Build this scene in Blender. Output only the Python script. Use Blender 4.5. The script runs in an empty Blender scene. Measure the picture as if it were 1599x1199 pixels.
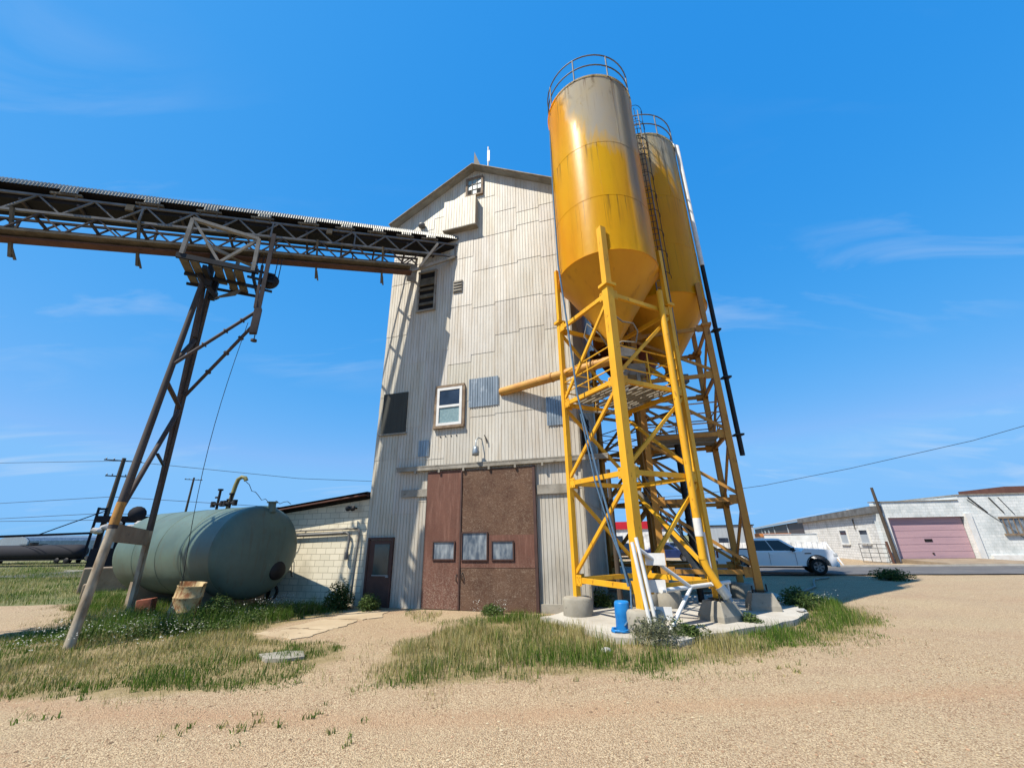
import bpy, bmesh, math, random
import numpy as np
from mathutils import Vector, Matrix
R_=math.radians; random.seed(7); rng=np.random.default_rng(7)
sc=bpy.context.scene; COL=sc.collection
# ------------------------------------------------------------------ camera
cam=bpy.data.cameras.new('camera'); co=bpy.data.objects.new('camera',cam); COL.objects.link(co)
cam.sensor_fit='HORIZONTAL'; cam.sensor_width=36; cam.lens=36*640/1599; cam.clip_start=.05; cam.clip_end=3000
_v=np.array([770-799.5,-1112-599.5,640.]); _up=_v/np.linalg.norm(_v)
_fw=np.array([0,0,1.]); _fy=_fw-_up*(_fw@_up); _fy/=np.linalg.norm(_fy); _rx=np.cross(_fy,_up)
if _rx[0]<0: _rx=-_rx
_R=np.array([_rx,_fy,_up])
co.matrix_world=Matrix([[_R[0,0],-_R[0,1],-_R[0,2],0],[_R[1,0],-_R[1,1],-_R[1,2],0],[_R[2,0],-_R[2,1],-_R[2,2],2.15],[0,0,0,1]])
sc.camera=co
# ------------------------------------------------------------------ light
SUN_AZ=33.5; SUN_EL=55.0          # direction the light travels (deg from +X), elevation
w=bpy.data.worlds.new('World'); sc.world=w; w.use_nodes=True
nt=w.node_tree; nt.nodes.clear()
out=nt.nodes.new('ShaderNodeOutputWorld'); bg=nt.nodes.new('ShaderNodeBackground'); bg.inputs[1].default_value=.0622
sky=nt.nodes.new('ShaderNodeTexSky'); sky.sky_type='NISHITA'; sky.sun_disc=False; sky.sun_elevation=R_(SUN_EL)
sky.sun_rotation=math.atan2(-math.cos(R_(SUN_AZ)),-math.sin(R_(SUN_AZ))); sky.air_density=1.0; sky.dust_density=.35; sky.ozone_density=3.0; sky.altitude=500
tc=nt.nodes.new('ShaderNodeTexCoord'); sp=nt.nodes.new('ShaderNodeSeparateXYZ'); nt.links.new(tc.outputs['Generated'],sp.inputs[0])
def wm(op,a,b=None):
    n=nt.nodes.new('ShaderNodeMath'); n.operation=op
    for i,x in enumerate((a,b)):
        if x is None: continue
        if isinstance(x,(int,float)): n.inputs[i].default_value=x
        else: nt.links.new(x,n.inputs[i])
    return n.outputs[0]
zz=wm('ADD',wm('MAXIMUM',sp.outputs[2],0.0),.22)
cb=nt.nodes.new('ShaderNodeCombineXYZ'); nt.links.new(wm('DIVIDE',sp.outputs[0],zz),cb.inputs[0]); nt.links.new(wm('DIVIDE',sp.outputs[1],zz),cb.inputs[1])
mp=nt.nodes.new('ShaderNodeMapping'); mp.inputs['Rotation'].default_value=(0,0,R_(-24)); mp.inputs['Scale'].default_value=(.8,2.1,1); mp.inputs['Location'].default_value=(1.2,5.1,0); nt.links.new(cb.outputs[0],mp.inputs[0])
n1=nt.nodes.new('ShaderNodeTexNoise'); n1.inputs['Scale'].default_value=1.5; n1.inputs['Detail'].default_value=7; n1.inputs['Roughness'].default_value=.56; n1.inputs['Distortion'].default_value=.9; nt.links.new(mp.outputs[0],n1.inputs['Vector'])
n2=nt.nodes.new('ShaderNodeTexNoise'); n2.inputs['Scale'].default_value=.9; n2.inputs['Detail'].default_value=2; nt.links.new(cb.outputs[0],n2.inputs['Vector'])
r1=nt.nodes.new('ShaderNodeMapRange'); r1.inputs[1].default_value=.52; r1.inputs[2].default_value=.82; nt.links.new(n1.outputs[0],r1.inputs[0])
r2=nt.nodes.new('ShaderNodeMapRange'); r2.inputs[1].default_value=.42; r2.inputs[2].default_value=.68; nt.links.new(n2.outputs[0],r2.inputs[0])
low=nt.nodes.new('ShaderNodeMapRange'); low.inputs[1].default_value=.78; low.inputs[2].default_value=.5; nt.links.new(sp.outputs[2],low.inputs[0])
cf=wm('MULTIPLY',wm('MULTIPLY',wm('MULTIPLY',r1.outputs[0],r2.outputs[0]),low.outputs[0]),.85)
mx=nt.nodes.new('ShaderNodeMix'); mx.data_type='RGBA'; sr=nt.nodes.new('ShaderNodeSeparateColor'); nt.links.new(sky.outputs[0],sr.inputs[0]); cr=nt.nodes.new('ShaderNodeCombineColor')
for i,(gain,pw) in enumerate(((.54,1.65),(2.69,.47),(6.87,.19))): nt.links.new(wm('MULTIPLY',wm('POWER',wm('MINIMUM',sr.outputs[i],(2.4,4.4,6.5)[i]),pw),gain),cr.inputs[i])
nt.links.new(cf,mx.inputs[0]); nt.links.new(cr.outputs[0],mx.inputs[6]); mx.inputs[7].default_value=(7.0,8.0,9.2,1)
nt.links.new(mx.outputs[2],bg.inputs[0]); nt.links.new(bg.outputs[0],out.inputs[0])
sl=bpy.data.lights.new('sun','SUN'); sl.energy=5.0; sl.angle=R_(.5); sl.color=(1,.925,.80)
so=bpy.data.objects.new('sun',sl); COL.objects.link(so)
_t=Vector((math.cos(R_(SUN_EL))*math.cos(R_(SUN_AZ)),math.cos(R_(SUN_EL))*math.sin(R_(SUN_AZ)),-math.sin(R_(SUN_EL))))
so.rotation_euler=_t.to_track_quat('-Z','Y').to_euler(); so.location=(0,0,40)
sc.view_settings.view_transform='Standard'; sc.view_settings.look='None'; sc.view_settings.exposure=.68; sc.view_settings.gamma=1
# ------------------------------------------------------------------ materials
def lin(c): c/=255.; return c/12.92 if c<=.04045 else ((c+.055)/1.055)**2.4
def S(r,g,b): return (lin(r)*.67,lin(g)*.67,lin(b)*.67)   # sRGB swatch to a weathered albedo
class NM:
    def __init__(s,name,rough=.7,metal=0.,spec=.4):
        s.m=bpy.data.materials.new(name); s.m.use_nodes=True; s.t=s.m.node_tree; s.b=s.t.nodes['Principled BSDF']
        s.b.inputs['Roughness'].default_value=rough; s.b.inputs['Metallic'].default_value=metal; s.b.inputs['Specular IOR Level'].default_value=spec
        s.tc=s.t.nodes.new('ShaderNodeTexCoord')
    def L(s,a,b): s.t.links.new(a,b)
    def vec(s,scale=(1,1,1),loc=(0,0,0)):
        n=s.t.nodes.new('ShaderNodeMapping'); n.inputs['Scale'].default_value=scale; n.inputs['Location'].default_value=loc; s.L(s.tc.outputs['Object'],n.inputs[0]); return n.outputs[0]
    def noise(s,scale,stretch=(1,1,1),detail=4,rough=.55,dist=0,loc=(0,0,0)):
        n=s.t.nodes.new('ShaderNodeTexNoise'); n.inputs['Scale'].default_value=scale; n.inputs['Detail'].default_value=detail; n.inputs['Roughness'].default_value=rough; n.inputs['Distortion'].default_value=dist
        s.L(s.vec(stretch,loc),n.inputs['Vector']); return n.outputs[0]
    def vor(s,scale,stretch=(1,1,1),feature='F1',out='Distance'):
        n=s.t.nodes.new('ShaderNodeTexVoronoi'); n.feature=feature; n.inputs['Scale'].default_value=scale; s.L(s.vec(stretch),n.inputs['Vector']); return n.outputs[out]
    def ramp(s,x,a,b,lo=0.,hi=1.):
        n=s.t.nodes.new('ShaderNodeMapRange'); n.inputs[1].default_value=a; n.inputs[2].default_value=b; n.inputs[3].default_value=lo; n.inputs[4].default_value=hi; s.L(x,n.inputs[0]); return n.outputs[0]
    def math(s,op,a,b=0.):
        n=s.t.nodes.new('ShaderNodeMath'); n.operation=op
        for i,x in enumerate((a,b)):
            if isinstance(x,(int,float)): n.inputs[i].default_value=x
            else: s.L(x,n.inputs[i])
        return n.outputs[0]
    def mix(s,f,a,b,mode='MIX'):
        n=s.t.nodes.new('ShaderNodeMix'); n.data_type='RGBA'; n.blend_type=mode
        for i,x in ((0,f),(6,a),(7,b)):
            if isinstance(x,(int,float)): n.inputs[i].default_value=x
            elif isinstance(x,tuple): n.inputs[i].default_value=(*x[:3],1)
            else: s.L(x,n.inputs[i])
        return n.outputs[2]
    def attr(s,name):
        n=s.t.nodes.new('ShaderNodeAttribute'); n.attribute_name=name; return n.outputs['Color']
    def sep(s):
        n=s.t.nodes.new('ShaderNodeSeparateXYZ'); s.L(s.tc.outputs['Object'],n.inputs[0]); return n.outputs
    def col(s,c):
        if isinstance(c,tuple): s.b.inputs['Base Color'].default_value=(*c[:3],1)
        else: s.L(c,s.b.inputs['Base Color'])
    def bump(s,h,strength=.3,dist=.02):
        n=s.t.nodes.new('ShaderNodeBump'); n.inputs['Strength'].default_value=strength; n.inputs['Distance'].default_value=dist; s.L(h,n.inputs['Height']); s.L(n.outputs[0],s.b.inputs['Normal'])
M={}
def simple(name,c1,c2=None,rough=.7,metal=0.,scale=3.,stretch=(1,1,1),c3=None,sc3=9.,lo3=.58,bump=.15,spec=.35,lo=.35,hi=.7):
    n=NM(name,rough,metal,spec)
    c2=c2 or tuple(x*.7 for x in c1)
    x=n.mix(n.ramp(n.noise(scale,stretch,6,.6),lo,hi),c1,c2)
    if c3: x=n.mix(n.ramp(n.noise(sc3,stretch,6,.65,.3,(5,3,1)),lo3,lo3+.12),x,c3)
    n.col(x)
    if bump: n.bump(n.noise(scale*8,stretch,3),bump,.01)
    M[name]=n.m; return n
simple('rust_dark_steel',S(88,78,74),S(58,47,42),.75,.0,2.,c3=S(110,72,52),sc3=4,lo3=.6)
simple('grey_steel',S(138,138,136),S(96,92,88),.6,.2,2.,c3=S(120,90,70),sc3=5,lo3=.64)
simple('galvanised',S(176,186,192),S(140,152,160),.38,.55,3.,(1,1,.4),c3=S(206,212,214),sc3=5,lo3=.56)
simple('roof_sheet',S(176,176,168),S(142,140,132),.5,.2,2.,c3=S(140,120,100),sc3=6,lo3=.66)
simple('old_timber',S(122,114,96),S(84,76,64),.9,0,3.,(1,1,1),c3=S(58,50,44),sc3=8,lo3=.6,bump=.4)
simple('red_timber',S(110,76,62),S(84,60,52),.85,0,2.,c3=S(70,50,40),sc3=7,lo3=.58,bump=.3)
simple('weathered_board',S(172,166,154),S(132,126,114),.88,0,3.,c3=S(104,96,86),sc3=8,lo3=.6,bump=.3)
simple('black_belt',S(34,32,34),S(22,20,24),.8,0,3.)
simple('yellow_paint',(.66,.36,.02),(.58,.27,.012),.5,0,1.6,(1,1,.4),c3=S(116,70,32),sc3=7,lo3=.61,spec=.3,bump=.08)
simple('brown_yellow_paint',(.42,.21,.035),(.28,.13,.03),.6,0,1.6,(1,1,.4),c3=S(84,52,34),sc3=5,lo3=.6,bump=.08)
simple('orange_pipe',S(214,162,76),S(198,138,62),.55,0,3.,(1,1,1),c3=S(150,86,44),sc3=10,lo3=.6)
simple('white_paint',(.64,.64,.62),(.52,.51,.48),.5,0,3.,c3=S(150,130,110),sc3=8,lo3=.7,bump=.05)
simple('concrete',S(176,170,156),S(148,142,128),.9,0,2.,c3=S(120,114,102),sc3=7,lo3=.6,bump=.4)
simple('pad_concrete',(.43,.41,.36),(.32,.29,.24),.9,0,1.2,c3=S(150,142,126),sc3=5,lo3=.6,bump=.4)
simple('path_concrete',S(204,184,152),S(184,162,130),.95,0,.9,c3=S(150,130,104),sc3=4,lo3=.6,bump=.3)
simple('tan_concrete',S(170,152,128),S(140,122,102),.95,0,2.,c3=S(110,98,84),sc3=7,lo3=.62,bump=.5)
simple('brown_door_paint',S(92,66,58),S(74,52,46),.6,0,3.,bump=.1)
simple('trim_brown',S(120,82,70),S(98,64,54),.7,0,2.,bump=.1)
simple('wood_trim',S(160,140,116),S(120,98,80),.8,0,4.,c3=S(90,74,62),sc3=9,lo3=.6)
simple('dark_void',S(22,22,24),S(14,14,16),.9,0,3.,bump=0)
simple('dark_metal',S(48,46,46),S(34,32,32),.6,.3,4.)
simple('dark_screen',S(74,76,70),S(58,58,54),.8,0,3.,(6,6,.3),bump=.2)
simple('pole_wood',S(98,86,74),S(66,58,52),.9,0,4.,(4,4,.3),bump=.3)
simple('dark_tank',S(30,31,42),S(22,23,32),.85,.0,1.,c3=S(52,52,62),sc3=3,lo3=.68)
simple('blue_plastic',S(40,142,216),S(30,120,196),.4,0,5.,bump=.1)
simple('blue_rope',S(96,130,160),S(70,100,130),.9,0,30.,bump=0)
simple('tyre',S(30,30,31),S(22,22,23),.85,0,8.)
simple('truck_paint',(.80,.80,.81),(.77,.78,.80),.22,0,2.,bump=0,spec=.6)
simple('car_blue',S(38,58,110),S(30,46,92),.25,0,2.,bump=0,spec=.6)
simple('car_dark',S(34,36,42),S(28,30,34),.25,0,2.,bump=0,spec=.6)
simple('car_silver',S(170,174,178),S(150,154,158),.3,.4,2.,bump=0,spec=.6)
simple('alloy',S(150,152,156),S(120,122,126),.35,.7,6.,bump=0)
simple('red_light',S(150,16,20),S(120,10,14),.2,0,6.,bump=0,spec=.6)
simple('lamp_glass',S(210,214,218),S(170,174,178),.12,0,6.,bump=0,spec=.7)
simple('brown_sheet',S(92,78,76),S(80,66,64),.6,0,2.,(8,8,.2),bump=.1)
simple('pale_sheet',S(196,204,210),S(176,184,190),.5,.1,2.,(6,6,.2),bump=.1)
simple('red_fascia',S(214,36,56),S(190,28,46),.5,0,1.,bump=0)
simple('pink_door',(.42,.27,.29),(.34,.22,.25),.6,0,1.2,(.4,.4,5),c3=S(150,116,130),sc3=4,lo3=.62,bump=.05)
simple('white_fence',(.76,.76,.75),S(200,200,198),.55,0,2.,bump=.05)
simple('orange_panel',S(210,140,80),S(190,120,66),.6,0,2.,bump=0)
simple('asphalt',S(112,110,110),S(96,94,93),.9,0,.6,c3=S(126,120,112),sc3=2.,lo3=.55,bump=.3)
simple('kerb_concrete',S(206,200,188),S(180,172,160),.9,0,2.)
simple('red_brick',S(178,104,76),S(140,80,60),.9,0,6.,bump=.5)
simple('green_stone',S(150,160,130),S(120,128,106),.9,0,6.,bump=.5)
simple('olive_paint',S(150,146,92),S(120,116,70),.6)
simple('cable_black',S(30,30,34),S(24,24,28),.7,0,3.,bump=0)
simple('shaded_red',S(124,52,26),S(88,34,20),.7,0,2.2,(3,3,.35),c3=S(150,84,30),sc3=2.2,lo3=.58,bump=.05)  # dark red is the tone of a shaded hopper, put into the colour
simple('sack_white',S(206,204,200),S(160,158,156),.9,0,3.,bump=.5)
simple('near_black',S(40,37,42),S(24,22,28),.9,0,2.,(1,1,1),bump=.3)  # plain near-black colour
def glass(name,c,c2,scale=1.5,stretch=(1,1,1),rough=.12):
    n=NM(name,rough,0,.6); n.col(n.mix(n.ramp(n.noise(scale,stretch,4),.35,.7),c,c2)); M[name]=n.m
glass('dark_glass',S(34,42,56),S(58,72,92)); glass('dusty_glass',S(78,92,108),S(168,176,180),2.2,(3,3,1),.3); glass('green_glass',S(46,70,72),S(70,92,92)); glass('car_glass',S(24,28,34),S(36,42,50),1,(1,1,1),.05)
glass('frosted_glass',S(120,150,156),S(150,178,180),12,(1,1,1),.4)
# tower sheet metal
n=NM('tower_sheet',.55,.05,.35)
x=n.mix(n.ramp(n.noise(1.1,(1,1,.5),5),.3,.7),S(228,223,211),S(210,203,188))
x=n.mix(n.ramp(n.noise(5,(1,1,.1),6,.6),.48,.78,0,.6),x,S(180,158,122))
x=n.mix(n.ramp(n.noise(7,(1,1,.14),6,.7,.2,(4,2,9)),.62,.78,0,.6),x,S(150,118,86))
x=n.mix(n.ramp(n.noise(14,(1,1,.5),3,.6,0,(1,8,3)),.66,.74,0,.7),x,S(236,234,230))
sz=n.sep()
x=n.mix(n.math('MULTIPLY',n.ramp(sz[2],2.2,0.,0,.75),n.ramp(n.noise(2.5,(1,1,.6),5),.35,.7)),x,S(150,146,138))
x=n.mix(1.0,x,n.attr('tint'),'MULTIPLY'); n.col(x); n.bump(n.noise(2.6,(1,1,.35),3),.35,.03); M['tower_sheet']=n.m
# front silo paint: weathered grey top, yellow lower, pale grey streak
def silo_mat(name,orange=True,off=(0,0,0),grey_z=15.5,ang=None):
    n=NM(name,.36,0,.2); s=n.sep()
    y=n.mix(n.ramp(n.noise(.5,(1,1,.35),5,.5,.4,off),.36,.66),(.84,.50,.006),(.80,.38,.008))
    y=n.mix(n.ramp(n.noise(3,(1,1,.1),6,.65,0,off),.52,.78,0,.35),y,S(216,140,24))
    edge=n.math('ADD',s[2],n.math('MULTIPLY',n.math('SUBTRACT',n.noise(.75,(1,1,.28),6,.62,.5,off),.5),9.))
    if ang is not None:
        # exposed face angle around the axis: fade stays on the weather side, grey streak further round
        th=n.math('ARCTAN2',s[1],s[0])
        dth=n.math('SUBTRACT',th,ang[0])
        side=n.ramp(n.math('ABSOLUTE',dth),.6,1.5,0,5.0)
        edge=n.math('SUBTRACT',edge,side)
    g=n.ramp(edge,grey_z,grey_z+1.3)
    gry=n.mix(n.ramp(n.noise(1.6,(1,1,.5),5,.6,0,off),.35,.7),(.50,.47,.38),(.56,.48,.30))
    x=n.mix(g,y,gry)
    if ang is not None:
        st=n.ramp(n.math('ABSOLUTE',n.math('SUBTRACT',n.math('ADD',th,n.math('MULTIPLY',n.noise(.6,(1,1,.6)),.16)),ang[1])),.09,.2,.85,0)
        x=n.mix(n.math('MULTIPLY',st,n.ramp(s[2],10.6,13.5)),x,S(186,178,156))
    x=n.mix(n.ramp(n.noise(6,(1,1,.05),5,.7,0,off),.62,.74,0,.35),x,S(152,104,50))
    for zs_,ln_ in ((12.78,1.5),(15.2,1.2),(18.6,2.2)):
        run=n.math('MULTIPLY',n.math('MULTIPLY',n.ramp(s[2],zs_-ln_,zs_-.05),n.math('LESS_THAN',s[2],zs_)),n.ramp(n.noise(11,(1,1,.03),4,.6,0,(off[0]+zs_,off[1],0)),.57,.68,0,.75))
        x=n.mix(run,x,S(138,82,44))
    x=n.mix(n.ramp(n.noise(3.4,(1,1,.8),6,.75,.6,(off[0]+2,4,8)),.66,.69,0,.8),x,S(214,176,96))
    # rusty flakes near the rim
    rz=n.math('MULTIPLY',n.ramp(s[2],17.2,19.2),n.ramp(n.noise(2.3,(1,1,.5),6,.7,.3,off),.55,.66))
    x=n.mix(rz,x,S(126,86,56))
    n.col(x); n.L(n.ramp(g,0,1,.33,.75),n.b.inputs['Roughness']); n.bump(n.noise(1.0,(.5,.5,13),4,.6),.12,.02); M[name]=n.m
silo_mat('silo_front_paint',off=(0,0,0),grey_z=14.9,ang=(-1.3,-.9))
silo_mat('silo_rear_paint',off=(7,3,2),grey_z=16.0)
n=NM('hopper_paint',.5,0,.3); x=n.mix(n.ramp(n.noise(.8,(1,1,.6),5),.35,.7),(.58,.28,.01),(.50,.21,.01)); x=n.mix(n.ramp(n.noise(4,(1,1,.25),5),.58,.76,0,.5),x,S(150,90,36)); n.col(x); M['hopper_paint']=n.m
# doors
n=NM('door_red',.75,0,.3); x=n.mix(n.ramp(n.noise(2,(1,1,.5),6,.6),.3,.7),S(124,84,70),S(102,66,54)); s=n.sep()
x=n.mix(n.math('MULTIPLY',n.ramp(n.noise(20,(1,1,1.4),6,.75,.8),.49,.62),n.ramp(s[2],1.7,.2,.12,1.)),x,S(170,150,132)); x=n.mix(n.ramp(n.noise(10,(1,1,.1),6,.7),.5,.7,0,.7),x,S(150,112,96)); n.col(x); n.bump(n.noise(30),.2,.01); M['door_red']=n.m
n=NM('door_osb',.85,0,.25); x=n.mix(n.ramp(n.noise(2,(1,1,1),5),.3,.7),S(116,88,70),S(92,66,52)); s=n.sep()
fl=n.math('MULTIPLY',n.ramp(n.noise(13,(1,1,1.5),8,.8,1.4),.5,.66,0,.7),n.ramp(n.noise(1.1,(1,1,1.3),3),.3,.6,.35,1.)); x=n.mix(fl,x,S(190,170,148)); x=n.mix(n.ramp(n.noise(22,(1.4,1.4,1),5,.7,1.,(3,3,3)),.54,.68,0,.5),x,S(70,48,40)); n.col(x); n.bump(n.noise(28,(1,1,1.4),5,.7,1),.4,.012); M['door_osb']=n.m
# painted block wall
def block_wall(name,c1,c2,mortar,bw,bh,dirx,stain):
    n=NM(name,.85,0,.3); s=n.sep()
    u=n.math('ADD',n.math('MULTIPLY',s[0],dirx[0]),n.math('MULTIPLY',s[1],dirx[1]))
    cbn=n.t.nodes.new('ShaderNodeCombineXYZ'); n.L(u,cbn.inputs[0]); n.L(s[2],cbn.inputs[1])
    b=n.t.nodes.new('ShaderNodeTexBrick'); b.inputs['Scale'].default_value=1; b.inputs['Brick Width'].default_value=bw; b.inputs['Row Height'].default_value=bh; b.inputs['Mortar Size'].default_value=.011; b.inputs['Mortar Smooth'].default_value=.4
    b.inputs['Color1'].default_value=(*c1,1); b.inputs['Color2'].default_value=(*c2,1); b.inputs['Mortar'].default_value=(*mortar,1); n.L(cbn.outputs[0],b.inputs['Vector'])
    x=n.mix(n.ramp(n.noise(1.3,(1,1,.6),6,.65),.5,.72,0,.6),b.outputs['Color'],stain); n.col(x); n.bump(b.outputs['Fac'],-.35,.012); M[name]=n.m
block_wall('annex_block',(.68,.62,.48),(.60,.55,.42),S(182,172,148),.42,.21,(.957,-.29),S(194,184,160))
block_wall('white_brick',(.64,.65,.63),(.54,.57,.56),(.38,.40,.39),.4,.2,(.97,-.2),S(170,178,176))
block_wall('grey_brick',(.62,.61,.58),(.54,.53,.50),S(160,158,152),.4,.2,(.21,.98),S(160,158,150))
# green tank
n=NM('green_tank',.48,0,.35); x=n.mix(n.ramp(n.noise(.9,(1,1,1),5),.3,.7),S(104,126,114),S(84,102,92)); x=n.mix(n.ramp(n.noise(1.6,(1,1,1),5,.6,.4,(2,6,1)),.62,.8,0,.6),x,S(104,122,84)); x=n.mix(n.ramp(n.noise(5,(1,1,.6),6,.7,.2,(9,1,4)),.69,.73),x,S(190,160,140)); x=n.mix(n.ramp(n.noise(7,(1,1,.08),6,.7,.2,(3,3,3)),.54,.68,0,.7),x,S(96,92,74)); n.col(x); n.bump(n.noise(1.6),.25,.05); M['green_tank']=n.m
n=NM('drum_paint',.75,.1,.3); x=n.mix(n.ramp(n.noise(2.5,(1,1,.6),5),.35,.65),S(206,186,140),S(190,164,116)); x=n.mix(n.ramp(n.noise(3.2,(1,1,.6),7,.72,.4,(2,1,3)),.47,.56),x,S(140,92,56)); n.col(x); M['drum_paint']=n.m
n=NM('leg_paint',.8,0,.3); s=n.sep(); x=n.mix(n.ramp(n.noise(3,(1,1,.3),5),.3,.7),S(92,84,80),S(64,56,52)); lowp=n.mix(n.ramp(n.noise(5,(1,1,.4),6),.4,.65),S(196,182,158),S(142,122,98)); x=n.mix(n.ramp(s[2],2.62,2.6),x,lowp); n.col(x); M['trestle_leg_paint']=n.m
# vegetation / ground
for nm,rg in (('grass_blades',.8),('leaf_green',.7),('petal_white',.7),('pebble_stone',.9)):
    n=NM(nm,rg,0,.25); n.col(n.attr('tint'))
    if nm!='pebble_stone':
        tl=n.t.nodes.new('ShaderNodeBsdfTranslucent'); n.L(n.attr('tint'),tl.inputs[0]); ms=n.t.nodes.new('ShaderNodeMixShader'); ms.inputs[0].default_value=.38
        n.L(n.b.outputs[0],ms.inputs[1]); n.L(tl.outputs[0],ms.inputs[2]); n.L(ms.outputs[0],n.t.nodes['Material Output'].inputs[0])
    M[nm]=n.m
n=NM('gravel_ground',.95,0,.2); s=n.sep()
base=n.mix(n.ramp(n.noise(.22,(1,1,1),5,.6,.3),.34,.66),S(208,187,152),S(202,173,140))
base=n.mix(n.ramp(n.noise(.5,(.5,1.4,1),6,.6,.6,(3,7,0)),.5,.68,0,.85),base,S(188,152,124))
base=n.mix(n.ramp(n.noise(.34,(.6,1.3,1),5,.6,.4,(9,1,0)),.5,.68,0,.85),base,S(214,198,158))
base=n.mix(n.ramp(n.noise(26,(1,1,1),5,.75),.4,.62,0,.6),base,S(150,122,96))
base=n.mix(n.math('MULTIPLY',n.ramp(n.noise(.8,(1,1,1),5,.6,.3,(4,4,0)),.56,.7),n.ramp(n.noise(40,(1,1,1),3,.7),.5,.62,0,.8)),base,S(128,112,98))
vr=n.vor(75,(1,1,1),'F1','Color'); bw=n.t.nodes.new('ShaderNodeRGBToBW'); n.L(vr,bw.inputs[0])
st=n.mix(n.ramp(bw.outputs[0],.25,.75),S(140,112,84),S(226,204,168)); base=n.mix(n.ramp(n.noise(1.1,(1,1,1),4,.6,0,(1,2,0)),.3,.62,.35,.8),base,st)
grs=n.mix(n.ramp(n.noise(3.,(1,1,1),6,.7),.35,.65),S(142,128,86),S(178,158,116)); far=n.mix(n.ramp(n.noise(.09,(1,3,1),5,.65),.35,.65),S(124,128,84),S(164,154,110)); far=n.mix(n.ramp(n.noise(1.6,(1,2,1),5,.7),.45,.65,0,.6),far,S(98,112,70))
ga=n.t.nodes.new('ShaderNodeAttribute'); ga.attribute_name='zone'; gs=n.t.nodes.new('ShaderNodeSeparateColor'); n.L(ga.outputs['Color'],gs.inputs[0])
brk=n.math('SUBTRACT',n.noise(2.2,(1,1,1),6,.7),.5)
base=n.mix(n.math('MULTIPLY',n.ramp(n.math('ADD',gs.outputs[2],n.math('MULTIPLY',brk,.7)),.3,1.1),.6),base,S(190,152,118))
x=n.mix(n.ramp(n.math('ADD',gs.outputs[0],n.math('MULTIPLY',brk,1.5)),.5,.85,0,.8),base,grs)
x=n.mix(n.ramp(n.math('ADD',gs.outputs[1],n.math('MULTIPLY',brk,.8)),.4,.65),x,far); n.col(x)
vd=n.vor(58); hgt=n.math('ADD',n.math('MULTIPLY',vd,-.8),n.noise(9,(1,1,1),5,.7)); n.bump(hgt,.85,.022); M['gravel_ground']=n.m
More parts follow.
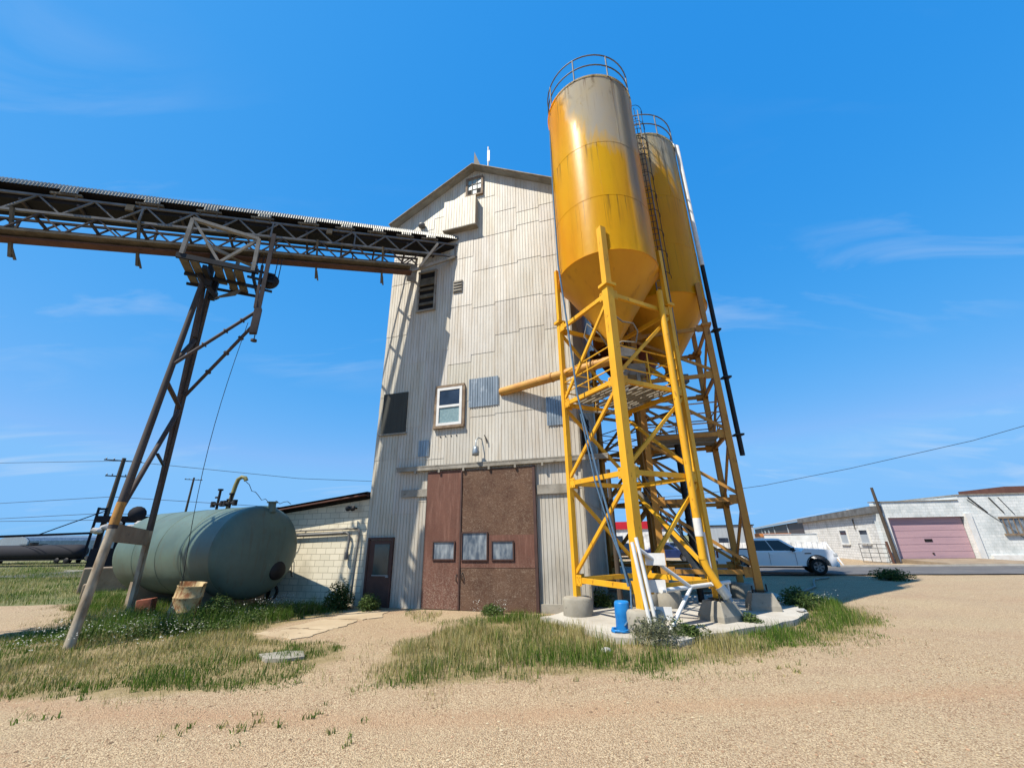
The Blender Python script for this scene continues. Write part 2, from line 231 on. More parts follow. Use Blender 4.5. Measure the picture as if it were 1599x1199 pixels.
# ------------------------------------------------------------------ mesh building
OFF={}
class MB:
    def __init__(s): s.v=[];s.f=[];s.sm=[];s.c=[]
    def add(s,vs,fs,smooth=False,tint=None):
        o=len(s.v); s.v+= [tuple(x) for x in vs]
        for f in fs: s.f.append(tuple(i+o for i in f)); s.sm.append(smooth); s.c.append(tint)
        return s
    def box(s,c,size,ax=None,tint=None):
        c=Vector(c); ax=ax or (Vector((1,0,0)),Vector((0,1,0)),Vector((0,0,1))); h=[x/2 for x in size]
        vs=[c+ax[0]*(h[0]*i)+ax[1]*(h[1]*j)+ax[2]*(h[2]*k) for i in(-1,1) for j in(-1,1) for k in(-1,1)]
        return s.add(vs,[(0,1,3,2),(4,6,7,5),(0,4,5,1),(2,3,7,6),(0,2,6,4),(1,5,7,3)],False,tint)
    def beam(s,p,q,w,h,up=(0,0,1)):
        p=Vector(p);q=Vector(q); z=(q-p); L=z.length; z.normalize(); x=Vector(up).cross(z)
        if x.length<1e-4: x=Vector((1,0,0)).cross(z)
        x.normalize(); y=z.cross(x)
        return s.box((p+q)/2,(w,h,L),(x,y,z))
    def tube(s,p,q,r,n=10,r2=None,caps=True):
        p=Vector(p);q=Vector(q); z=(q-p).normalized(); x=z.orthogonal().normalized(); y=z.cross(x); r2=r if r2 is None else r2
        vs=[];
        for k in range(n):
            a=2*math.pi*k/n; d=x*math.cos(a)+y*math.sin(a); vs+=[p+d*r,q+d*r2]
        s.add(vs,[(2*k,2*((k+1)%n),2*((k+1)%n)+1,2*k+1) for k in range(n)],True)
        if caps: s.add(vs[0::2],[tuple(range(n))[::-1]]); s.add(vs[1::2],[tuple(range(n))])
        return s
    def path(s,pts,r,n=8):
        pts=[Vector(p) for p in pts]; rings=[]; x=None
        for i,p in enumerate(pts):
            t=(pts[min(i+1,len(pts)-1)]-pts[max(i-1,0)]).normalized()
            x=(x-t*x.dot(t)).normalized() if x is not None and (x-t*x.dot(t)).length>1e-4 else t.orthogonal().normalized()
            y=t.cross(x); rings.append([p+(x*math.cos(2*math.pi*k/n)+y*math.sin(2*math.pi*k/n))*r for k in range(n)])
        vs=[v for rg in rings for v in rg]; fs=[(i*n+k,i*n+(k+1)%n,(i+1)*n+(k+1)%n,(i+1)*n+k) for i in range(len(pts)-1) for k in range(n)]
        s.add(vs,fs,True); s.add(rings[0],[tuple(range(n))[::-1]]); s.add(rings[-1],[tuple(range(n))]); return s
    def lathe(s,prof,c=(0,0,0),n=48,ax=None,smooth=True,a0=0,a1=2*math.pi):
        c=Vector(c); X,Y,Z=ax or (Vector((1,0,0)),Vector((0,1,0)),Vector((0,0,1))); full=abs(a1-a0-2*math.pi)<1e-6; m=n if full else n+1
        vs=[]
        for r,z in prof:
            for k in range(m):
                a=a0+(a1-a0)*k/n; vs.append(c+(X*math.cos(a)+Y*math.sin(a))*r+Z*z)
        fs=[]
        for i in range(len(prof)-1):
            for k in range(n):
                k2=(k+1)%m; fs.append((i*m+k,i*m+k2,(i+1)*m+k2,(i+1)*m+k))
        return s.add(vs,fs,smooth)
    def prism(s,poly,o,ux,uy,th,smooth=False):
        o=Vector(o);ux=Vector(ux);uy=Vector(uy); nn=ux.cross(uy).normalized(); n=len(poly)
        a=[o+ux*x+uy*y for x,y in poly]; b=[p+nn*th for p in a]
        s.add(a,[tuple(range(n))[::-1]]); s.add(b,[tuple(range(n))]); s.add(a+b,[(i,(i+1)%n,n+(i+1)%n,n+i) for i in range(n)],smooth); return s
    def quad(s,a,b,c,d,tint=None): return s.add([a,b,c,d],[(0,1,2,3)],False,tint)
    def build(s,name,mat,parent=None,label=None,local=False,bevel=0):
        off=Vector((0,0,0)) if (parent is None or local) else OFF[parent.name]
        me=bpy.data.meshes.new(name); me.from_pydata([tuple(Vector(v)-off) for v in s.v],[],s.f); me.polygons.foreach_set('use_smooth',s.sm)
        if any(t is not None for t in s.c):
            a=me.color_attributes.new('tint','FLOAT_COLOR','CORNER'); d=[]
            for p,t in zip(me.polygons,s.c): d+= list((*(t or (1,1,1)),1))*p.loop_total
            a.data.foreach_set('color',d)
        me.materials.append(M[mat]); me.update()
        o=bpy.data.objects.new(name,me); COL.objects.link(o); OFF[o.name]=off
        if parent: o.parent=parent
        if label: o['label']=label
        if bevel:
            b=o.modifiers.new('bevel','BEVEL'); b.width=bevel; b.segments=2; b.limit_method='ANGLE'; b.angle_limit=R_(35)
        return o
def thing(name,label,cat,loc=(0,0,0),group=None,rz=0):
    o=bpy.data.objects.new(name,None); COL.objects.link(o); o.location=loc; o.rotation_euler=(0,0,rz); o['label']=label; o['category']=cat
    if group:o['group']=group
    OFF[o.name]=Vector(loc); o.empty_display_size=.3; return o
def tag(o,label,cat,group=None):
    o['label']=label;o['category']=cat
    if group:o['group']=group
    return o
def kind(o,k): o['kind']=k; return o
def npmesh(name,V,loops,starts,totals,mat,tint=None,k=None):
    me=bpy.data.meshes.new(name); me.vertices.add(len(V)); me.vertices.foreach_set('co',np.asarray(V,np.float32).ravel())
    me.loops.add(len(loops)); me.loops.foreach_set('vertex_index',np.asarray(loops,np.int32)); me.polygons.add(len(starts)); me.polygons.foreach_set('loop_start',np.asarray(starts,np.int32)); me.polygons.foreach_set('loop_total',np.asarray(totals,np.int32))
    if tint is not None:
        a=me.color_attributes.new('tint','FLOAT_COLOR','POINT'); a.data.foreach_set('color',np.concatenate([tint,np.ones((len(tint),1))],1).astype(np.float32).ravel())
    me.update(calc_edges=True); me.validate(); me.materials.append(M[mat]); o=bpy.data.objects.new(name,me); COL.objects.link(o)
    if k:o['kind']=k
    OFF[o.name]=Vector((0,0,0)); return o
def vnoise(x,y,s,seed=0):
    x=np.asarray(x)/s; y=np.asarray(y)/s; xi=np.floor(x).astype(int); yi=np.floor(y).astype(int); fx=x-xi; fy=y-yi; fx=fx*fx*(3-2*fx); fy=fy*fy*(3-2*fy)
    def h(a,b): q=np.sin(a*127.1+b*311.7+seed*74.7)*43758.5453; return q-np.floor(q)
    return (h(xi,yi)*(1-fx)+h(xi+1,yi)*fx)*(1-fy)+(h(xi,yi+1)*(1-fx)+h(xi+1,yi+1)*fx)*fy
def inpoly(x,y,P):
    x=np.asarray(x);y=np.asarray(y); r=np.zeros(x.shape,bool); n=len(P)
    for i in range(n):
        (x1,y1),(x2,y2)=P[i],P[(i+1)%n]
        if y1==y2: continue
        r^=((y1>y)!=(y2>y))&(x<(x2-x1)*(y-y1)/(y2-y1)+x1)
    return r
# ------------------------------------------------------------------ zones (metres)
GR=[(-2.5,7.71),(-2.65,9.17),(-2.41,10.7),(-1.69,11.66),(-1.16,12.86),(.28,13.9),(1.5,12.6),(2.2,11.0),(3.47,10.1),(5.3,11.1),(8.0,13.2),(9.9,16.9),(10.7,16.5),(10.4,14.4),(9.33,11.91),(8.36,10.85),(5.53,9.33),(3.18,8.23),(.97,7.94),(-.48,7.7),(-1.53,7.43)]
GL=[(-12,6.9),(-13.6,11.0),(-12.6,12.6),(-14.4,15.2),(-16.6,16.7),(-17.5,18.4),(-17.2,20.2),(-10.4,16.6),(-5.9,15.9),(-5.6,15.2),(-6.05,13.49),(-6.5,12.06),(-5.74,10.95),(-3.83,10.63),(-3.36,9.67),(-3.36,8.79),(-3.78,7.84),(-4.61,7.39),(-5.75,7.26),(-7.35,7.35)]
GF=[(-16.6,17.0),(-26,14),(-60,20),(-400,60),(-400,420),(-60,300),(-12,120),(-9,30),(-17.2,20.2)]
SAND=[(-30,19.5),(-20.01,17.3),(-17.29,17.6),(-14.6,15.0),(-13.0,12.6),(-13.6,11.6),(-22,11)]
def zone_val(x,y,P,soft=.35):
    a=np.zeros(x.shape)
    for dx,dy in ((0,0),(soft,0),(-soft,0),(0,soft),(0,-soft),(soft*.7,soft*.7),(-soft*.7,soft*.7),(soft*.7,-soft*.7),(-soft*.7,-soft*.7)): a+=inpoly(x+dx,y+dy,P)
    return a/9
def gz(x,y):
    d=np.hypot(x,y); f=np.clip((d-3)/3,0,1)*np.clip((40-d)/15,0,1)
    return f*((vnoise(x,y,1.7,1)-.5)*.05+(vnoise(x,y,.6,2)-.5)*.018)*np.where((x>-6.)&(x<8.5)&(y>9.9),.25,1)
xs=np.concatenate([[-900,-420,-220,-130,-80,-55,-40],np.arange(-32,27,.22),[27.5,30,34,40,50,70,110,200,420,900]])
ys=np.concatenate([[-60,-20,-5],np.arange(1,33,.22),[33.5,35,38,42,48,56,70,95,140,220,420,1200]])
X,Y=np.meshgrid(xs,ys); Z=gz(X,Y); nx,ny=len(xs),len(ys)
V=np.stack([X.ravel(),Y.ravel(),Z.ravel()],1); I=np.arange(nx*ny).reshape(ny,nx)
F=np.stack([I[:-1,:-1],I[:-1,1:],I[1:,1:],I[1:,:-1]],-1).reshape(-1,4)
gnd=npmesh('ground',V,F.ravel(),np.arange(len(F))*4,np.full(len(F),4),'gravel_ground',k='structure')
zr=np.maximum(zone_val(V[:,0],V[:,1],GR),zone_val(V[:,0],V[:,1],GL)); zf=zone_val(V[:,0],V[:,1],GF,.8)*(1-zone_val(V[:,0],V[:,1],SAND,.5))
bk=((V[:,1]>27)&(V[:,0]<10)&(V[:,0]>-12))|((V[:,1]>60)); zf=np.maximum(zf,bk*1.)
gx_,gy_=V[:,0],V[:,1]; tk_=np.zeros(len(V))
for c0,k,wd in ((4.4,.016,.6),(6.4,.014,.6),(3.2,.03,.5)):
    yy=c0+k*(gx_-1)**2+.25*np.sin(gx_*.35+c0); tk_=np.maximum(tk_,np.clip(1-np.abs(gy_-yy)/wd/np.sqrt(1+(2*k*(gx_-1))**2),0,1))
for x0,sl in (): tk_=np.maximum(tk_,np.clip(1-np.abs(gx_-x0-sl*(gy_-8)-.02*(gy_-8)**2)/.45,0,1)*(gy_>5)*(gy_<26))
a=gnd.data.color_attributes.new('zone','FLOAT_COLOR','POINT'); a.data.foreach_set('color',np.stack([zr,zf,tk_,zr*0+1],1).astype(np.float32).ravel())
gnd.data.polygons.foreach_set('use_smooth',np.ones(len(gnd.data.polygons),bool))
# ------------------------------------------------------------------ road and pads
D=Vector((.957,-.290,0)).normalized(); NF=Vector((D.y,-D.x,0)); P0=Vector((-1.23,14.61,0)); UP=Vector((0,0,1))
def FP(u,z,o=0.): return P0+D*u+NF*o+UP*z       # tower facade: u right, z up, o out of the wall
rd=Vector((.988,-.153,0)); rn=Vector((.153,.988,0)); ro=Vector((21.1,28.6,0))
b=MB(); a0=ro-rd*60; a1=ro+rd*70; b.quad(a0-rn*5.4+UP*.055,a1-rn*5.4+UP*.055,a1+UP*.055,a0+UP*.055); kind(b.build('road','asphalt'),'structure')
b=MB(); b.box((a0+a1)/2+rn*.075+UP*.05,(130,.15,.2),(rd,rn,UP)); kind(b.build('kerb','kerb_concrete'),'structure')
gd=Vector((math.cos(R_(-8)),math.sin(R_(-8)),0)); gn=Vector((gd.y,-gd.x,0)); G0=Vector((27.3,31.8,0))
def GP(s,z,o=0.): return G0+gd*s+gn*o+UP*z
b=MB(); pA=GP(.1,.27,.02);pB=GP(4.95,.27,.02); b.add([pA,pB,ro+rd*12.2+rn*.16+UP*.16,ro+rd*6.2+rn*.16+UP*.16,GP(.1,-.05,.02),GP(4.95,-.05,.02),ro+rd*12.2+rn*.16-UP*.05,ro+rd*6.2+rn*.16-UP*.05],[(0,3,2,1),(0,4,7,3),(1,2,6,5)]); kind(b.build('driveway_apron','tan_concrete'),'structure')
# pad under silos: irregular slab
pad=[(0.692,12.675),(1.911,13.747),(3.9,15.21),(5.509,16.38),(9.36,16.77),(8.775,14.332),(7.8,12.578),(6.903,11.505),(4.641,10.432),(3.334,9.604),(2.145,10.14),(1.482,11.407)]
pp=[]
for i in range(len(pad)):
    p=Vector((*pad[i],0));q=Vector((*pad[(i+1)%len(pad)],0))
    for k in range(5):
        r=p.lerp(q,k/5); pp.append((r.x+random.uniform(-.1,.1),r.y+random.uniform(-.1,.1)))
kind(MB().prism(pp,(0,0,-.05),(1,0,0),(0,1,0),.175).build('concrete_pad','pad_concrete'),'structure')
random.seed(21)
for P_ in ([(-6.5,11.67),(-6.2,12.2),(-5.55,12.15),(-4.75,11.95),(-5.0,11.2),(-5.25,10.95)],[(-6.15,12.28),(-5.6,13.5),(-4.5,13.3),(-4.6,12.5),(-4.75,12.05),(-5.5,12.25)],[(-5.5,13.6),(-5.25,15.1),(-4.1,14.8),(-3.95,13.75),(-4.4,13.4)]):
    pp=[]
    for k in range(len(P_)):
        p=Vector((*P_[k],0));q=Vector((*P_[(k+1)%len(P_)],0))
        for m in range(5): r=p.lerp(q,m/5); pp.append((r.x+random.uniform(-.07,.07),r.y+random.uniform(-.07,.07)))
    kind(MB().prism(pp[::-1] if False else pp,(0,0,-.06),(1,0,0),(0,1,0),.078).build('concrete_path','path_concrete'),'structure')
tag(MB().prism([(-5.14,9.5),(-4.7,9.72),(-4.35,9.7),(-4.11,9.26),(-4.4,9.1),(-4.8,9.14)],(0,0,-.05),(1,0,0),(0,1,0),.11).build('concrete_slab','concrete'),'small broken grey concrete slab lying in the grass left of the gravel drive','slab')
# ------------------------------------------------------------------ corrugated sheet helper
def corr(mb,O,ux,nn,u0,u1,z0,z1f,pitch=.125,dep=.018,lip=.012,o=0.,tint=(1,1,1),groove=.12):
    """vertical ribbed sheet: flat lands with sunken grooves; z1f(u) is the top edge"""
    us=[];ds=[]
    k=0; n=max(1,round((u1-u0)/pitch)); p=(u1-u0)/n
    for k in range(n):
        a=u0+k*p; us+=[a,a+p*(1-groove),a+p*(1-groove*.72),a+p*(1-groove*.28)]; ds+=[0,0,-dep,-dep]
    us.append(u1); ds.append(0)
    vs=[]
    for u,d in zip(us,ds):
        zt=z1f(u); vs+=[O+ux*u+UP*z0+nn*(o+d+lip),O+ux*u+UP*zt+nn*(o+d)]
    fs=[(2*i,2*i+2,2*i+3,2*i+1) for i in range(len(us)-1)]
    mb.add(vs,fs,False,tint)
# ------------------------------------------------------------------ TOWER
UL,UR=-4.34,3.6; RZ=18.62; EZ=16.36; UC=-.37
def roofz(u): return RZ-(RZ-EZ)*abs(u-UC)/(UR-UC)-.12
tw=thing('mill_tower','tall weathered white corrugated metal mill tower with gable roof','building',tuple(FP(-.37,0,-4)))
DEP=9.5
b=MB()
# backing box just behind the sheets
e=.04
prof=[(UL+e,0),(UR-e,0),(UR-e,roofz(UR)-.05),(UC,roofz(UC)-.05),(UL+e,roofz(UL)-.05)]
b.prism(prof,FP(0,0,-DEP),D,UP,DEP-.03)
random.seed(3)
cols=[UL+i*(UR-UL)/8 for i in range(9)]
seams={0:[2.3,5.0,7.55,10.3,12.9,14.3],1:[3.0,5.0,6.2,8.9,11.2,13.8,15.6],2:[3.4,4.9,6.0,9.3,11.9,14.0,16.2],3:[4.5,7.0,8.6,11.2,13.6,15.9,17.0],4:[4.5,6.35,8.9,11.0,12.8,14.5,16.7],5:[4.5,6.4,9.6,11.1,12.8,14.5,15.7],6:[3.6,6.4,9.7,11.1,12.9,14.7,15.4],7:[3.6,6.3,9.5,11.0,12.8,14.6,15.5]}
for i in range(8):
    zs=[0.]+seams[i]+[99]
    for a,z in zip(zs[:-1],zs[1:]):
        t=random.uniform(.9,1.04); tt=(t,t*random.uniform(.985,1.0),t*random.uniform(.95,1.0))
        ztop=(lambda u,z=z: min(z+.03,roofz(u)))
        if a>=min(roofz(cols[i]),roofz(cols[i+1])): continue
        corr(b,FP(0,0),D,NF,cols[i],cols[i+1],a+.002*i,ztop,lip=.011,tint=tt,o=.001*(i%2))
# side walls
for ux,org,nrm,tdark in ((-NF,FP(UR,0,0),D,.86),):
    for k in range(9):
        for a,z in ((0,3.2),(3.2,6.9),(6.9,10.4),(10.4,13.6),(13.6,roofz(UR)+.03)):
            t=random.uniform(.84,.98); corr(b,org,ux,nrm,k*DEP/9,(k+1)*DEP/9,a,lambda u,z=z:z,tint=(t,t,t*.97),pitch=.16)
org=FP(UL,0,-DEP)
for k in range(9):
    for a,z in ((0,3.2),(3.2,6.9),(6.9,10.4),(10.4,13.6),(13.6,roofz(UL)+.03)):
        t=random.uniform(.84,.98); corr(b,org,NF,-D,k*DEP/9,(k+1)*DEP/9,a,lambda u,z=z:z,tint=(t,t,t*.97),pitch=.16)
b.build('wall','tower_sheet',tw)
b=MB()
for s in (-1,1):
    ue=UC+s*(UR-UC+.24); sl_=(RZ-EZ)/(UR-UC); ze=RZ-sl_*abs(ue-UC)
    b.add([FP(UC,RZ,.3),FP(ue,ze,.3),FP(ue,ze,-DEP-.3),FP(UC,RZ,-DEP-.3),FP(UC,RZ-.11,.3),FP(ue,ze-.11,.3),FP(ue,ze-.11,-DEP-.3),FP(UC,RZ-.11,-DEP-.3)],[(0,1,2,3),(4,7,6,5),(0,4,5,1),(1,5,6,2),(2,6,7,3)])
b.build('roof','roof_sheet',tw)
b=MB()
for s in (-1,1):
    ue=UC+s*(UR-UC+.24); ze=RZ-sl_*abs(ue-UC)
    b.beam(FP(UC,RZ-.07,.325),FP(ue,ze-.07,.325),.04,.17,up=NF)
b.build('barge_board','weathered_board',tw)
b=MB(); b.prism([(0,0),(.34,0),(.02,.95)],FP(-.38,RZ-.02,-.05),D,UP,.2); b.build('vent_fin','dark_metal',tw)
b=MB(); b.tube(FP(.2,RZ-.3,-.25),FP(.2,RZ+1.5,-.25),.035); b.box(FP(.22,RZ+.9,-.25),(.12,.05,.7),(D,NF,UP)); b.build('vent_pipe','white_paint',tw)
# sliding doors
DO=.09
def leaf(name,u0,u1,z0,z1,mat,o=DO,th=.06): return MB().box(FP((u0+u1)/2,(z0+z1)/2,o),(u1-u0,th,z1-z0),(D,NF,UP)).build(name,mat,tw)
dl=leaf('sliding_door',-1.92,-.585,.03,4.42,'door_red'); dl['label']='plain reddish brown narrow sliding door leaf'
dr=leaf('sliding_door',-.575,1.97,.02,4.4,'door_osb',DO+.004); dr['label']='wide sliding door leaf of flaked weathered board'
b=MB(); b.box(FP(.7,2.72,DO+.036),(2.5,.012,1.36-.5),(D,NF,UP))
MB().box(FP(.7,1.74,DO+.038),(2.54,.012,.98),(D,NF,UP)).build('mid_panel','door_red',dr)
MB().box(FP(2.02,2.22,DO),(.09,.1,4.4),(D,NF,UP)).build('edge_post','brown_door_paint',dr)
MB().box(FP(-.58,2.22,DO+.05),(.05,.04,4.36),(D,NF,UP)).build('centre_stile','brown_door_paint',dr)
def wnd(par,u0,u1,z0,z1,o,fm,gm,fw=.05,mull=0,name='window'):
    f=MB()
    uc=(u0+u1)/2; zc=(z0+z1)/2
    f.box(FP(uc,z1-fw/2,o),(u1-u0,.05,fw),(D,NF,UP)); f.box(FP(uc,z0+fw/2,o),(u1-u0,.05,fw),(D,NF,UP))
    f.box(FP(u0+fw/2,zc,o),(fw,.05,z1-z0-2*fw),(D,NF,UP)); f.box(FP(u1-fw/2,zc,o),(fw,.05,z1-z0-2*fw),(D,NF,UP))
    if mull==1: f.box(FP(uc,zc,o),(u1-u0-2*fw,.05,fw*.9),(D,NF,UP))
    if mull==2:
        for k in (1,2): f.box(FP(u0+(u1-u0)*k/3,zc,o-.004),(.025,.04,z1-z0-2*fw),(D,NF,UP)); f.box(FP(uc,z0+(z1-z0)*k/3,o-.008),(u1-u0-2*fw,.04,.025),(D,NF,UP))
    fo=f.build(name,fm,par)
    MB().box(FP(uc,zc,o-.018),(u1-u0-fw,.012,z1-z0-fw),(D,NF,UP)).build('pane',gm,fo); return fo
wnd(dl,-1.58,-.76,1.48,2.07,DO+.05,'brown_door_paint','dusty_glass',.035)
wnd(dr,-.52,.41,1.46,2.34,DO+.065,'brown_door_paint','dusty_glass',.035)
wnd(dr,.54,1.30,1.47,2.06,DO+.065,'brown_door_paint','dusty_glass',.035)
MB().path([FP(-.66,1.05,.13),FP(-.66,1.02,.19),FP(-.66,.86,.19),FP(-.66,.83,.13)],.016).build('handle','dark_metal',dl)
MB().path([FP(-.46,1.1,.13),FP(-.46,1.07,.19),FP(-.46,.9,.19),FP(-.46,.87,.13)],.016).build('handle','dark_metal',dr)
b=MB(); b.box(FP(.66,4.54,.15),(7.7,.1,.13),(D,NF,UP)); b.box(FP(.66,4.62,.13),(7.75,.16,.04),(D,NF,UP))
for k in range(7): b.box(FP(-2.4+k*.95,4.43,.17),(.07,.08,.12),(D,NF,UP))
b.build('door_track','weathered_board',tw)
MB().box(FP(-2.45,3.7,.05),(1.1,.06,.26),(D,NF,UP)).build('wall_board','weathered_board',tw)
MB().box(FP(2.78,3.62,.05),(1.35,.06,.3),(D,NF,UP)).build('wall_board','weathered_board',tw)
MB().box(FP(2.75,.12,.045),(1.35,.07,.26),(D,NF,UP)).build('kick_plate','concrete',tw)
# personnel door
fd=MB(); 
for u in (-4.16,-3.19): fd.box(FP(u,1.08,.05),(.07,.1,2.16),(D,NF,UP))
fd.box(FP(-3.675,2.19,.05),(1.04,.1,.07),(D,NF,UP)); fdo=fd.build('door_frame','brown_door_paint',tw)
pd=MB().box(FP(-3.675,1.07,.04),(.9,.05,2.12),(D,NF,UP)).build('door','brown_door_paint',tw)
MB().box(FP(-3.6,1.5,.068),(.6,.012,1.0),(D,NF,UP)).build('pane','green_glass',pd)
b=MB(); b.box(FP(-3.6,.99,.075),(.66,.03,.03),(D,NF,UP)); b.box(FP(-3.3,.95,.09),(.1,.05,.04),(D,NF,UP)); b.build('handle','galvanised',pd)
# mid window
b=MB(); 
b.box(FP(-1.2,7.68,.05),(1.2,.09,.1),(D,NF,UP)); b.box(FP(-1.78,6.87,.045),(.1,.08,1.52),(D,NF,UP)); b.box(FP(-.62,6.87,.045),(.1,.08,1.52),(D,NF,UP)); b.box(FP(-1.2,6.06,.07),(1.26,.14,.1),(D,NF,UP)); tr=b.build('window_trim','wood_trim',tw)
wf=wnd(tw,-1.72,-.68,6.12,7.62,.075,'white_paint','frosted_glass',.1,1)
MB().box(FP(-1.2,7.24,.068),(.86,.014,.62),(D,NF,UP)).build('pane','dark_glass',wf)
for k in range(4): MB().box(FP(-1.55+k*.22,5.72,.01),(.04,.04,.04),(D,NF,UP)).build('bolt','dark_metal',tw)
# gable window, box, louvre
b=MB(); b.box(FP(-.36,18.0,.05),(.84,.08,.08),(D,NF,UP)); b.box(FP(-.36,16.95,.06),(.86,.1,.08),(D,NF,UP)); b.box(FP(-.75,17.47,.05),(.08,.08,.98),(D,NF,UP)); b.box(FP(.03,17.47,.05),(.08,.08,.98),(D,NF,UP)); b.build('window_trim','wood_trim',tw)
gw=wnd(tw,-.71,-.01,17.0,17.95,.045,'weathered_board','frosted_glass',.03,2); gw['label']='gable window with two broken lower panes'
MB().box(FP(-.58,17.16,.045),(.2,.03,.26),(D,NF,UP)).build('broken_pane','dark_void',gw); MB().box(FP(-.12,17.16,.045),(.2,.03,.26),(D,NF,UP)).build('broken_pane','dark_void',gw)
b=MB(); BO=.27
b.prism([(-1.72,15.12),(-.2,15.12),(-.2,16.7),(-1.72,16.7)],FP(0,0,.0),D,UP,.0001)
b=MB(); b.box(FP(-.96,15.9,BO/2),(1.52,BO,1.58),(D,NF,UP),(.86,.84,.8))
corr(b,FP(0,0),D,NF,-1.74,-.18,15.1,lambda u:16.72,pitch=.13,o=BO+.022,tint=(1,.99,.95)); b.build('vent_box','tower_sheet',tw)
b=MB(); b.box(FP(-.96,15.075,BO/2+.01),(1.6,BO+.08,.05),(D,NF,UP)); b.build('box_base','weathered_board',tw)
b=MB(); b.box(FP(-2.5,12.25,.012),(.8,.03,1.9),(D,NF,UP)); lv=b.build('hatch','dark_void',tw)
b=MB()
for u in (-2.9,-2.1): b.box(FP(u,12.25,.05),(.08,.08,1.95),(D,NF,UP))
b.box(FP(-2.5,13.24,.06),(.9,.1,.08),(D,NF,UP)); b.box(FP(-2.5,11.28,.06),(.9,.1,.08),(D,NF,UP)); b.build('frame','weathered_board',lv)
b=MB()
for z,t in ((12.75,.9),(12.0,.35),(11.62,.26)): b.box(FP(-2.5,z,.05),(.7,.05,t*.55),(D,(NF+UP*.25).normalized(),(UP-NF*.25).normalized()))
b.box(FP(-2.5,12.33,.07),(.74,.05,.12),(D,NF,UP)); b.build('shutter_board','old_timber',lv)
b=MB(); b.box(FP(-1.04,12.18,.03),(.42,.05,.58),(D,NF,UP))
for k in range(4): b.box(FP(-1.04,11.98+k*.14,.065),(.36,.03,.07),(D,(NF+UP*.5).normalized(),(UP-NF*.5).normalized()))
b.build('small_vent','weathered_board',tw)
b=MB(); b.box(FP(-3.6,6.84,.03),(1.1,.05,1.66),(D,NF,UP)); b.build('screen_panel','dark_screen',tw)
b=MB(); b.box(FP(-3.6,5.98,.06),(1.2,.08,.06),(D,NF,UP)); b.build('window_sill','weathered_board',tw)
for nm,u0,u1,z0,z1 in (('patch_sheet',-.42,.77,6.72,7.86),('patch_sheet',2.55,3.2,5.75,6.8),('patch_sheet',-2.42,-1.98,5.02,5.62)):
    b=MB(); corr(b,FP(0,0),D,NF,u0,u1,z0,lambda u:z1,pitch=.1,dep=.02,o=.05,groove=.5,lip=0); b.build(nm,'galvanised',tw)
b=MB(); b.lathe([(.0,.2),(.09,.2),(.1,.1),(.13,0),(.12,-.12),(0,-.15)],FP(0,4.98,.3),16); b.path([FP(.1,5.5,.02),FP(.04,5.52,.16),FP(0,5.4,.28),FP(0,5.15,.3)],.02); b.build('wall_lamp','galvanised',tw)
b=MB(); b.path([FP(.22,5.62,.03),FP(.3,5.5,.1),FP(.34,5.3,.06)],.02); b.build('bent_conduit','dark_metal',tw)
b=MB(); b.lathe([(0,.12),(.14,.05),(.16,-.1),(0,-.14)],FP(-2.95,15.9,.12),14); b.build('vent_cap','grey_steel',tw)
b=MB(); b.box(FP(UR+.02,8.1,.02),(.06,.07,16.2),(D,NF,UP)); b.build('corner_trim','weathered_board',tw)
# ------------------------------------------------------------------ ANNEX
an=thing('block_annex','low cream painted block annex with brown roof edge beside the tower','building',tuple(FP(-8,0,-2)))
AU0,AU1=-13.0,UL-.06
def az(u): return 3.85+(u-UL)*.105
AO=.15
b=MB(); b.prism([(AU0,0),(AU1,0),(AU1,az(AU1)-.25),(AU0,az(AU0)-.25)],FP(0,0,-8),D,UP,7.92); b.build('wall','annex_block',an)
b=MB(); b.add([FP(AU0-.3,az(AU0-.3),AO),FP(AU1,az(AU1),AO),FP(AU1,az(AU1),-8.2),FP(AU0-.3,az(AU0-.3),-8.2),FP(AU0-.3,az(AU0-.3)-.2,AO),FP(AU1,az(AU1)-.2,AO),FP(AU1,az(AU1)-.2,-8.2),FP(AU0-.3,az(AU0-.3)-.2,-8.2)],[(0,1,2,3),(4,7,6,5),(1,5,6,2),(2,6,7,3),(3,7,4,0)]); b.build('roof','near_black',an)
b=MB(); b.beam(FP(AU0-.3,az(AU0-.3)-.13,AO+.025),FP(AU1,az(AU1)-.13,AO+.025),.04,.3,up=NF); b.build('fascia','trim_brown',an)
b=MB(); b.path([FP(-8.6,2.5,.0),FP(-4.75,2.56,.0),FP(-4.68,2.5,.02),FP(-4.66,2.3,.03),FP(-4.7,.1,.05)],.035); b.build('conduit_pipe','weathered_board',an)
b=MB(); b.path([FP(-8.6,2.33,.03),FP(-5.2,2.42,.03),FP(-5.1,2.36,.03),FP(-5.05,2.2,.03),FP(-5.1,1.55,.03)],.045); b.tube(FP(-5.1,1.75,.03),FP(-5.1,1.5,.03),.07); b.build('conduit_pipe','grey_steel',an)
b=MB()
b.tube(FP(-4.95,3.28,-.08),FP(-4.95,3.28,.1),.03)
for du in (-.1,.1): b.lathe([(.02,0),(.09,-.08),(.1,-.16),(0,-.16)],FP(-4.95+du,3.25,.16),12,(D,UP,-NF))
b.build('floodlight','dark_metal',an)
b=MB(); b.path([FP(-7.9,1.55,-.05),FP(-7.6,1.6,.0),FP(-7.55,1.55,.0),FP(-7.45,.95,.0),FP(-7.35,.92,.04)],.018); b.tube(FP(-8.2,2.6,0),FP(-8.1,3.0,0),.02); b.build('wall_bracket','dark_metal',an)
mst=tag(MB().path([Vector((-10.6,15.75,3.3)),Vector((-10.52,15.8,4.15)),Vector((-10.48,15.82,4.38)),Vector((-10.38,15.84,4.47)),Vector((-10.25,15.86,4.44)),Vector((-10.2,15.87,4.34))],.075,10).build('service_mast','olive_paint'),'yellowish bent service mast with cable loop standing behind the green tank','mast')
